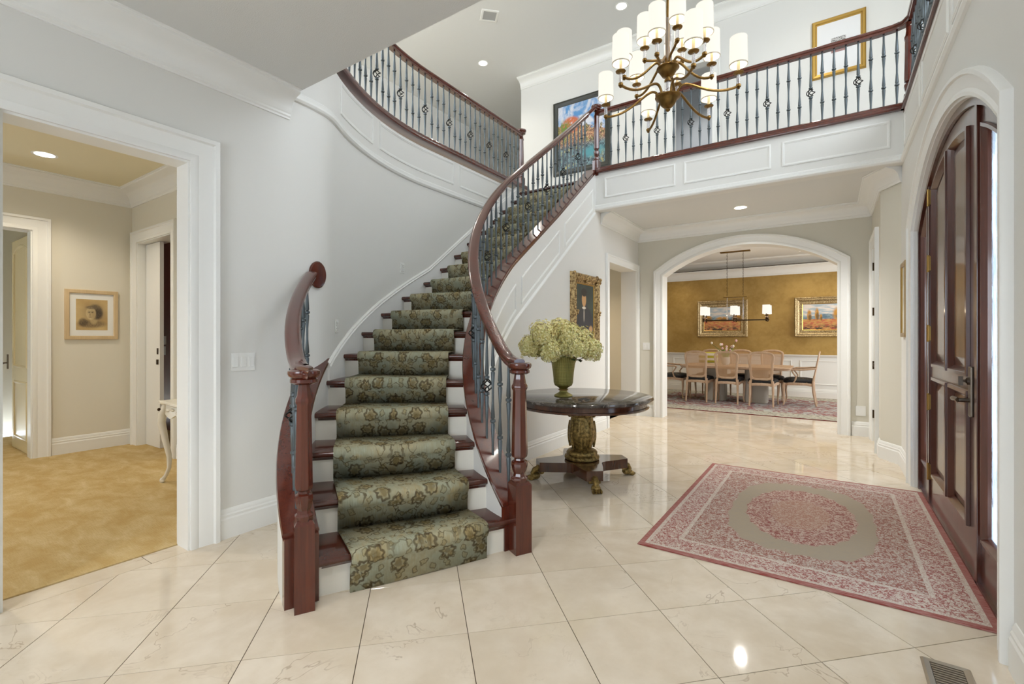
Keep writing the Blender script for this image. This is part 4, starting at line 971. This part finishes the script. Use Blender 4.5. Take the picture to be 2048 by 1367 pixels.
picture('framed_picture', lambda s,z,b: (-b, s, z), .34, .72, PLAIN, brass_m, m.m, 'slim gilt framed picture on the wall beside the entry door', cat='picture', loc=(XR, 5.86, 1.66))
# ------------------------------------------------------------------ lamps
def spot(name, loc, power, col, size=2.3, blend=.8, rad=.05):
    d = bpy.data.lights.new(name, 'SPOT'); d.energy = power; d.color = col; d.spot_size = size; d.spot_blend = blend; d.shadow_soft_size = rad
    o = bpy.data.objects.new(name, d); COL.objects.link(o); o.location = loc; return o
def point(name, loc, power, col, rad=.04):
    d = bpy.data.lights.new(name, 'POINT'); d.energy = power; d.color = col; d.shadow_soft_size = rad
    o = bpy.data.objects.new(name, d); COL.objects.link(o); o.location = loc; return o
WARM = (1.0, .80, .56); SOFT = (1.0, .94, .85)
def downlight(x, y, z, label, power, col, grp=None, r=.075):
    t = empty('recessed_light', (x, y, z), 0, label, 'light', grp)
    MB().lathe([(r,-.001),(r+.02,-.003),(r+.022,0),(r,.0)], 28).build('trim_ring', trim_m, t, smooth=True)
    MB().lathe([(.005,-.0015),(r,-.0015),(r,-.0005),(.005,-.0005)], 28).build('lens', lens_m, t)
    spot('downlight_bulb', (x, y, z-.03), power, col)
downlight(-1.007, 7.03, ZC, 'round recessed light in the ceiling under the balcony', 230, (1.0,.97,.94))
downlight(-1.0, .35, ZC, 'recessed fill light added in the low ceiling above the front room', 78, (1.0,.97,.93))  # added out of view to brighten the foreground floor
downlight(-2.3, -.7, ZC, 'recessed fill light added in the low ceiling near the added front window', 50, (1.0,.97,.93))  # second unseen fill for the foreground
downlight(-6.29, 1.27, 3.06, 'round recessed light in the study ceiling', 58, (1.0,.89,.73))
downlight(-5.233, 6.834, ZTOP, 'round recessed light in the high ceiling over the upstairs landing', 34, SOFT)
downlight(-5.6, 4.6, ZTOP, 'recessed fill light added in the high ceiling behind the curved upstairs balustrade', 70, SOFT)  # unseen, added to lift the dark upper hall
downlight(-5.2, 2.7, ZTOP, 'recessed fill light added at the dark end of the upstairs hall ceiling', 70, SOFT)  # hidden lamp added for the same dim hall
downlight(-.2, 6.8, ZTOP, 'recessed fill light added in the high ceiling before the gilt framed etching', 14, SOFT)  # out of view, added as fill for the gallery
downlight(-2.603, 6.817, ZTOP, 'round recessed light in the high ceiling above the balcony', 22, SOFT)
for x, wh in ((-3.0, 'added as unseen fill beyond the left end of the table'), (-.45, 'before the gilt landscapes'), (.6, 'added as unseen fill beyond the arch casing')):  # outer pair is unseen fill added to brighten the dining room
    downlight(x, 11.35, 3.06, 'round recessed light in the dining room ceiling '+wh, 24, (1.0,.88,.70))
downlight(-5.2, .3, 3.06, 'recessed fill light added in the study ceiling near its added window', 90, (1.0,.90,.76))  # unseen room fill, given a recessed fitting
downlight(-8.3, .6, 3.06, 'recessed fill light added in the vestibule beyond the study door', 12, WARM)  # added fill for the space past the doorway
downlight(-6.9, 2.58, 3.06, 'recessed fill light added between the pocket door and the red wood wall', 12, (1.0,.90,.76))  # hidden fill added to light the red wood
downlight(-2.0, 9.0, ZTOP, 'recessed fill light added in the upstairs bedroom ceiling', 80, (1.0,.96,.9))  # fill added out of view to brighten the room past the doorway
downlight(-3.7, 7.4, 2.8, 'recessed fill light added in the side passage ceiling', 60, WARM)  # unseen fill added so the passage is not dark
# --- the big chandelier
HX, HY = -1.13, 4.02
ch = empty('chandelier', (HX, HY, 3.2), 0, 'three-tier antique brass chandelier with white drum shades and clear stems', 'chandelier')
def cadd(mb, name, mat, **k): o = mb.build(name, mat, ch, **k); o.location = (0, 0, -3.2); return o
cadd(MB().lathe([(.008,3.19),(.017,3.197),(.02,3.205),(.012,3.213),(.012,3.218),(.03,3.222),(.055,3.245),(.075,3.285),(.088,3.30),(.102,3.306),(.104,3.312),(.09,3.316),(.02,3.318),(.015,3.325)], 32), 'lower_bowl', ant, smooth=True)
cadd(MB().lathe([(.022,3.318),(.026,3.33),(.024,3.43),(.02,3.44)], 20), 'crystal_stem', crystal, smooth=True)
cadd(MB().lathe([(.018,3.435),(.028,3.442),(.028,3.455),(.018,3.462),(.018,3.475),(.045,3.485),(.07,3.525),(.082,3.545),(.092,3.55),(.09,3.557),(.02,3.56),(.03,3.575),(.03,3.60),(.014,3.61)], 32), 'upper_bowl', ant, smooth=True)
cadd(MB().lathe([(.030,3.605),(.033,3.62),(.033,3.95),(.028,3.965)], 20), 'crystal_stem', crystal, smooth=True)
cadd(MB().lathe([(.013,3.58),(.013,ZTOP-.03),(.07,ZTOP-.025),(.075,ZTOP-.001)], 16), 'rod', ant, smooth=True)
ARMS = []
def arm(a, R, zb, ze, r0, up, kind=0):
    """curved arm from the bowl rim (r0,zb) to the cup (R,ze)"""
    p0, p1, p2, p3 = (r0, zb), (r0+(R-r0)*.12, zb+up*1.75), (r0+(R-r0)*.42, ze-.02-(.10 if kind==0 else .03)+up*.5), (R, ze)
    pts = []
    for i in range(17):
        t = i/16; u = 1-t
        pts.append(tuple(u**3*p0[k]+3*u*u*t*p1[k]+3*u*t*t*p2[k]+t**3*p3[k] for k in (0,1)))
    o = cadd(MB().tube([(r*cos(a), r*sin(a), z) for r, z in pts], .0105, 8), 'arm', ant, smooth=True)
    x, y = R*cos(a), R*sin(a)
    MB().lathe([(.005,ze-.022),(.012,ze-.016),(.008,ze-.01),(.019,ze-.004),(.019,ze+.012),(.012,ze+.018)], 14, (x,y,0)).build('knuckle', ant, o, smooth=True)
    MB().lathe([(.013,ze+.018),(.014,ze+.03),(.013,ze+.09)], 14, (x,y,0)).build('clear_stem', crystal, o, smooth=True)
    MB().lathe([(.012,ze+.087),(.015,ze+.095),(.038,ze+.102),(.040,ze+.107),(.017,ze+.112),(.0135,ze+.118)], 18, (x,y,0)).build('drip_pan', ant, o, smooth=True)
    MB().lathe([(.0115,ze+.112),(.0115,ze+.215)], 12, (x,y,0)).build('candle_sleeve', M_sleeve, o, smooth=True)
    s0 = ze+.165; hs = .215; r = .064
    MB().rings([[(x+q*cos(2*pi*i/28), y+q*sin(2*pi*i/28), zz) for i in range(28)] for q, zz in ((r+.003,s0),(r-.001,s0+hs))], caps=False).build('shade', shade_m, o, smooth=True)
    MB().rings([[(x+q*cos(2*pi*i/28), y+q*sin(2*pi*i/28), zz) for i in range(28)] for q, zz in ((r-.001,s0+.002),(r-.005,s0+hs-.002))], caps=False).build('shade_lining', shade_in, o, smooth=True)
    MB().rings([[(x+q*cos(2*pi*i/28), y+q*sin(2*pi*i/28), zz) for i in range(28)] for q, zz in ((r+.0035,s0-.001),(r+.0045,s0+.006),(r+.001,s0+.006),(r-.001,s0-.001),(r+.0035,s0-.001))], caps=False).build('shade_trim', shade_rim, o)
    MB().ball((x,y,s0+.10), (.014,.014,.03), 10, 7).build('bulb', lens_m, o, smooth=True)
M_sleeve = M('candle_sleeve', (196,178,138), .5).m
def tier(angs, R, zb, ze, r0, up, kind=0):
    for a in angs: arm(radians(a), R, zb, ze, r0, up, kind)
tier([5,65,125,185,245,305], .535, 3.312, 3.265, .07, .12)
tier([-27,33,93,153,213,273], .365, 3.552, 3.478, .06, .09)
tier([-52,188,68], .19, 3.60, 3.665, .03, .03, 1)
for k in range(6):
    a = radians(5+60*k); point('chandelier_bulb', (HX+.535*cos(a), HY+.535*sin(a), 3.52), 9.5, SOFT, .03)
for k in range(6):
    a = radians(33+60*k); point('chandelier_bulb', (HX+.365*cos(a), HY+.365*sin(a), 3.74), 9.5, SOFT, .03)
for a in (-52,188,68): point('chandelier_bulb', (HX+.19*cos(radians(a)), HY+.19*sin(radians(a)), 3.93), 9.5, SOFT, .03)
# ------------------------------------------------------------------ wall plates, registers
def wallplate(name, label, loc, mapf, w, h, gangs, cat='switch'):
    t = empty(name, loc, 0, label, cat)
    def bx(a,b,c,d,e,f): return MB().hexa([mapf(a,c,e),mapf(b,c,e),mapf(b,c,f),mapf(a,c,f),mapf(a,d,e),mapf(b,d,e),mapf(b,d,f),mapf(a,d,f)])
    bx(-w/2,w/2,-h/2,h/2,0,.006).build('plate', plate_m, t, bevel=.002)
    for k in range(gangs):
        c = -w/2+w*(k+.5)/gangs; bx(c-.017,c+.017,-.033,.033,.006,.010).build('rocker', plate_m, t, bevel=.0015)
wallplate('light_switch', 'white three-rocker switch plate between the study doorway and the staircase', (XL, 1.617, 1.135), lambda s,z,b: (b,s,z), .155, .118, 3)
wallplate('light_switch', 'white switch plate beside the dining room arch', (-2.52, YB, 1.15), lambda s,z,b: (s,-b,z), .115, .118, 2)
wallplate('wall_keypad', 'small white intercom plate beside the front door end of the arch wall', (.33, YB, .33), lambda s,z,b: (s,-b,z), .11, .13, 0, 'outlet')
t = empty('thermostat', (-7.80, 2.8, 1.255), 0, 'white thermostat on the red wood wall beyond the pocket door', 'thermostat')
MB().box(-.075,.075,-.02,0,-.06,.06).build('housing', plate_m, t, bevel=.006); MB().box(-.05,.05,-.023,-.019,-.02,.045).build('screen', M('lcd', (150,176,186), .2).m, t)
wallplate('light_switch', 'white switch plate under the thermostat on the red wood wall', (-7.80, 2.8, 1.11), lambda s,z,b: (s,-b,z), .115, .118, 2)
for k, nn_ in enumerate((nth(214.5), nth(189.0))):   # small louvred step-light plates above the skirting
    p = sp(2.788, nn_); a = radians(theta(nn_)); zz = nose(nn_)+.30
    t = empty('louvre_plate', (p[0], p[1], zz), a+pi, 'small white louvred plate low on the curved wall, %s' % ('near the wall rosette' if k == 0 else 'half way up the stairs'), 'vent')
    MB().box(-.0,.006,-.035,.035,-.055,.055).build('plate', plate_m, t, bevel=.002)
    for q in range(4): MB().box(.006,.012,-.024,.024,-.036+.022*q,-.024+.022*q).build('louvre', trim_m, t)
# floor register beside the door
t = empty('floor_vent', (.378, 2.30, 0), 0, 'brushed metal floor register set in the marble beside the door wall', 'vent')
mb = MB(); sweep(mb, [(-.05,-.20),(-.05,.20),(.05,.20),(.05,-.20)], [(0,.001),(0,.006),(.018,.009),(.026,.001)], lambda s,u,b: (s,u,b), True); mb.build('frame', vent_m, t)
MB().box(-.05,.05,-.20,.20,.0005,.0015).build('well', ventdark, t)
sl = MB().box(-.048,.048,-.0035,.0035,0,.005).mesh('slat', vent_m)
for k in range(24): obj('slat', sl, t, (0, -.186+.0162*k, .002))
t = empty('ceiling_vent', (-4.375, 5.878, ZTOP), radians(45), 'small square air grille in the high ceiling', 'vent')
sweep(MB(), [(-.1,-.1),(-.1,.1),(.1,.1),(.1,-.1)], [(0,0),(0,-.008),(.03,-.006),(.035,0)], lambda s,u,b: (s,u,b), True).build('frame', trim_m, t)
MB().box(-.1,.1,-.1,.1,-.003,0).build('grille', M('grille_grey', (170,170,168), .6).m, t)
# ------------------------------------------------------------------ dining room
o = MB().rings([[(sx*a, sy*b, z) for sx, sy in ((-1,-1),(1,-1),(1,1),(-1,1))] for a, b, z in ((2.1,1.55,.0),(2.1,1.55,.008),(2.095,1.545,.01))]).build('dining_rug', dining_rug_m, loc=(-1.42, 10.36, 0))
tag(o, 'faded red and blue oriental rug with a pale border under the dining table', 'rug')
ZR_ = .0105
DT = empty('dining_table', (-1.60, 10.56, ZR_), 0, 'long pale oak dining table on broad slab pedestals', 'table')
def rrect(hx, hy, r, k=6):
    P = []
    for cx, cy, a0 in ((hx-r,hy-r,0),(-hx+r,hy-r,90),(-hx+r,-hy+r,180),(hx-r,-hy+r,270)):
        for i in range(k+1): a = radians(a0+90*i/k); P.append((cx+r*cos(a), cy+r*sin(a)))
    return P
R = []
for ins, z in ((.06,.66),(.03,.662),(.012,.675),(.012,.69),(.0,.70),(.0,.712),(.012,.72)): R.append([(x,y,z) for x,y in rrect(1.0-ins, .52-ins, .1)])
MB().rings(R).build('table_top', pickled, DT, smooth=True, angle=30)
for sx in (-.38, .38): MB().prism([(sx+x,y) for x,y in rrect(.2,.19,.08)], 0, .67).build('pedestal', M('pale_pedestal', (186,180,168), .5).m if sx < 0 else bpy.data.materials['pale_pedestal'], DT)
# cane-back chairs: seat faces +y (back at -y)
def chair(arms=False):
    t = empty('dining_chair', (0,0,0)); W2 = .25 if not arms else .28
    zs = .40
    def leg(x, y0, back):
        if back: pts = [(x*.92,-.235,.985-.30*0 if False else .47),(x*.94,-.235,.40),(x*.95,-.24,.26),(x*.97,-.265,.10),(x*.98,-.29,0)]; rad = [.021,.023,.02,.016,.016]
        else: pts = [(x,.22,.42),(x*1.02,.235,.37),(x*1.0,.235,.25),(x*.96,.22,.09),(x*.98,.235,.015),(x*1.0,.25,0)]; rad = [.026,.028,.02,.014,.017,.016]
        return MB().tube(pts, rad, 8).build('leg', pickled, t, smooth=True)
    for sx in (-1, 1): leg(sx*W2*.8, 0, True); leg(sx*W2*.95, 0, False)
    rail = []
    for i in range(33):
        a = 2*pi*i/32; rail.append(((W2 if sin(a) > 0 else W2*.86)*(abs(cos(a))**.45)*(1 if cos(a) >= 0 else -1), .245*(abs(sin(a))**.45)*(1 if sin(a) >= 0 else -1), zs+.008*cos(4*a)))
    MB().tube(rail[:-1], (.018,.03), 6, closed=True).build('seat_frame', pickled, t, smooth=True)
    R = []
    for f, z in ((.92,.40),(1.02,.43),(1.03,.465),(.94,.492),(.6,.51),(.05,.515)): R.append([(p[0]*f, p[1]*f, z) for p in rail[:-1]])
    MB().rings(R).build('seat_cushion', brocade, t, smooth=True)
    # back: rounded-top cane oval leaning backwards
    bw, z0, z1 = W2*.80, .50, 1.0
    half = [(0,0),(.45,.0),(.70,.012),(.84,.05),(.88,.12),(.92,.24),(.98,.36),(1.0,.40),(.985,.435),(.93,.46),(.80,.478),(.55,.492),(.28,.499),(0,.5)]
    ol = [(w*bw, -.235-.10*(z0+h-.45)/.55, z0+h) for w, h in half]+[(-w*bw, -.235-.10*(z0+h-.45)/.55, z0+h) for w, h in half[-2:0:-1]]
    MB().tube(ol, (.013,.021), 8, closed=True).build('back_frame', pickled, t, smooth=True)
    cz = (z0+z1)/2; cy_ = -.235-.10*(cz-.45)/.55
    mb = MB().rings([[ (p[0]*f, cy_+(p[1]-cy_)*f+dy, cz+(p[2]-cz)*f) for p in ol] for f, dy in ((.02,.001),(.97,.001))], caps=False); mb.build('cane_panel', cane_m, t)
    for sx in (-1, 1): MB().tube([(sx*bw*.90,-.235,.40),(sx*bw*.86,-.240,.47),(sx*bw*.88,-.252,.56)], .017, 8).build('back_post', pickled, t, smooth=True)
    if arms:
        for sx in (-1, 1):
            MB().tube([(sx*bw*1.0,-.275,.70),(sx*W2*1.02,-.2,.69),(sx*W2*1.08,-.05,.675),(sx*W2*1.05,.06,.675),(sx*W2*1.05,.115,.655)], [.014,.017,.019,.019,.014], 8).build('arm', pickled, t, smooth=True)
            MB().tube([(sx*W2*1.05,.10,.665),(sx*W2*1.05,.085,.62),(sx*W2*1.02,.03,.54),(sx*W2*.98,.05,.46),(sx*W2*.97,.09,.41)], [.015,.014,.014,.016,.018], 8).build('arm_support', pickled, t, smooth=True)
    return t
side = chair(); armc = chair(True)
spots = [(-2.215,10.14,0,'near','pale cane-back side chair beside the armchair that the arch half hides'),(-1.655,10.12,0,'near','pale cane-back side chair in the middle of the row facing the landscape wall'),(-1.06,10.10,0,'near','pale cane-back side chair with its back to the arch, next to the end armchair'),(-2.2,11.02,pi,'far','pale cane-back side chair holding the striped cushion'),(-1.62,11.02,pi,'far','pale cane-back side chair seen behind the tulips'),(-1.02,11.02,pi,'far','pale cane-back side chair by the wainscot, across from the end armchair')]
for i, (x, y, rz, w, lb) in enumerate(spots):
    c = side if i == 0 else copy_tree(side); c.location = (x, y, ZR_+.008); c.rotation_euler = (0,0,rz)
    tag(c, lb, 'chair', 'side chairs at the dining table')
for i, (x, y, rz) in enumerate(((-.50,10.59,pi/2),(-2.80,10.50,-pi/2))):
    c = armc if i == 0 else copy_tree(armc); c.location = (x, y, ZR_+.008); c.rotation_euler = (0,0,rz)
    tag(c, ('cane-back armchair at the table end beside the second landscape' if i == 0 else 'cane-back armchair at the table end half hidden by the arch'), 'chair')
pw = MB()
R = []
for f, d in ((.75,-.05),(.95,-.035),(1.0,0),(.95,.035),(.75,.05)): R.append([(x*f, d, z*f) for x, z in rrect(.20,.17,.05)])
o = pw.rings(R).build('striped_pillow', pillow_m, smooth=True, loc=(-2.25, 11.165, .80)); o.rotation_euler = (radians(12), 0, 0); tag(o, 'white and chartreuse striped cushion leaning on a far dining chair', 'cushion')
# tulips in a low bowl
bw_ = empty('flower_bowl', (-1.80, 10.60, .73+ZR_-.01), 0, 'low glass bowl on the dining table holding tulips', 'bowl'); MB().lathe([(.05,0),(.06,.004),(.08,.05),(.09,.16),(.085,.16),(.072,.05),(.01,.01)], 24).build('bowl', M('bowl_glass', (226,230,226), .1).m, bw_, smooth=True)
rnd = random.Random(11)
for k in range(14):
    a = 2*pi*k/14+rnd.uniform(-.2,.2); r = rnd.uniform(.05,.22); h = rnd.uniform(.24,.44)-r*.3
    if k == 0: a, r, h = pi, .27, .40
    if k == 7: a, r, h = .1, .2, .45
    t = empty('tulip', (-1.80, 10.60, .745+ZR_), 0, 'pale pink tulip in the glass bowl on the dining table', 'flower', 'tulips on the dining table')
    e = (r*cos(a), r*sin(a), h); MB().tube([(0,0,0),(e[0]*.4,e[1]*.4,h*.7),e], .004, 5).build('stem', leaf_m, t)
    MB().lathe([(.006,-.005),(.02,.01),(.022,.025),(.016,.042),(.005,.048)], 8, e).build('bloom', tulip_m if k % 3 else whitetulip, t, smooth=True)
    lm = MB(); d = Vector((cos(a+.4), sin(a+.4), 0)); w = Vector((-sin(a+.4), cos(a+.4), 0))
    lm.add([tuple(v) for v in (w*.008, d*.10+w*.022+Vector((0,0,.24)), d*.24+Vector((0,0,.28+.07*sin(k))), d*.10-w*.022+Vector((0,0,.24)), -w*.008)], [(0,1,3,4),(1,2,3)]); lm.build('leaf', M('tulip_leaf', (96,150,60), .5).m if k == 0 else bpy.data.materials['tulip_leaf'], t, recalc=False)
# linear chandelier
LX, LY = -1.62, 10.6
lc = empty('linear_chandelier', (LX, LY, 3.06), 0, 'linear bronze chandelier with six white drum shades over the dining table', 'chandelier')
def la(mb, n, m, p=lc, **k): return mb.build(n, m, p, **k)
la(MB().box(-.28,.28,-.05,.05,-.02,0), 'canopy', ant, bevel=.004)
for sx in (-.15, .15):
    mb = MB()
    for k in range(24):
        z = -.04-k*.037; mb.tube([(sx+(.008*cos(q) if k%2 else 0), (0 if k%2 else .008*cos(q)), z+.022*sin(q)) for q in [2*pi*i/8 for i in range(8)]], .0028, 4, closed=True)
    la(mb, 'chain', bronze_m)
    la(MB().lathe([(.012,-1.40),(.012,-.95)], 10, (sx,0,0)), 'glass_stem', crystal)
la(MB().box(-.22,.22,-.02,.02,-.95,-.935), 'hanger_bar', ant)
la(MB().box(-.62,.62,-.012,.012,-1.425,-1.40), 'main_bar', bronze_m)
for sx in (-.58, 0, .58):
    for sy in (-.13, .13):
        ar = la(MB().tube([(sx,0,-1.41),(sx,sy*.6,-1.425),(sx,sy,-1.41)], .007, 6), 'arm', bronze_m)
        la(MB().lathe([(.005,-1.45),(.02,-1.43),(.01,-1.415),(.022,-1.40),(.01,-1.385),(.03,-1.365),(.012,-1.355),(.011,-1.28)], 12, (sx,sy,0)), 'lamp_holder', bronze_m, ar, smooth=True)
        la(MB().rings([[(sx+q*cos(2*pi*i/24), sy+q*sin(2*pi*i/24), z) for i in range(24)] for q, z in ((.072,-1.30),(.068,-1.125))], caps=False), 'shade', shade_m, ar, smooth=True)
        point('dining_bulb', (LX+sx, LY+sy, 1.78), 3.5, WARM, .05)
# ------------------------------------------------------------------ study console
ct = empty('console_table', (-4.62, 1.98, 0), 0, 'white carved console table with scrolled cabriole legs in the study', 'table')
top = [(-.36,-.20),(-.38,-.23),(-.30,-.25),(-.22,-.235),(-.05,-.26),(.12,-.27),(.40,-.25),(.55,-.23),(.55,.2),(-.36,.2)]
MB().rings([[(x*f,y*f,z) for x,y in top] for f,z in ((.96,.705),(1.0,.715),(1.0,.728),(.98,.735))]).build('table_top', white_lac, ct)
ap = MB(); prof = [(-.30,-.205)]+[(-.30+.8*i/20,-.215) for i in range(21)]
R = []
for i in range(21):
    x = -.30+.8*i/20; zb = .63-.045*abs(sin(i*.55)); R.append([(x,-.215,zb),(x,-.195,zb),(x,-.195,.706),(x,-.215,.706)])
ap.rings(R).build('carved_apron', white_lac, ct); MB().box(-.30,-.28,-.2,.19,.60,.706).build('side_apron', white_lac, ct)
mb = MB()
for k in range(7): mb.ball((-.22+.1*k,-.217,.655+.012*sin(k*2)), (.035,.01,.014), 8, 5)
mb.build('carving', white_lac, ct, smooth=True)
for lx, ly in ((-.29,-.20),(.5,-.20),(-.29,.16),(.5,.16)):
    mb = MB().tube([(lx,ly,.70),(lx-.025,ly-.02,.62),(lx-.03,ly-.028,.54),(lx+.0,ly-.012,.40),(lx+.03,ly+.01,.24),(lx+.028,ly+.01,.14),(lx+.0,ly-.005,.07),(lx-.03,ly-.02,.03)], [.03,.036,.032,.026,.021,.017,.015,.018], 10)
    mb.ball((lx-.035,ly-.02,.024), (.03,.02,.024), 10, 7); mb.build('leg', white_lac, ct, smooth=True)
mb = MB().tube([(-.30,-.232,.66),(-.31,-.245,.66)], .010, 8); mb.ball((-.312,-.25,.66), .014, 8, 6); mb.build('knob', bronze_m, ct, smooth=True)
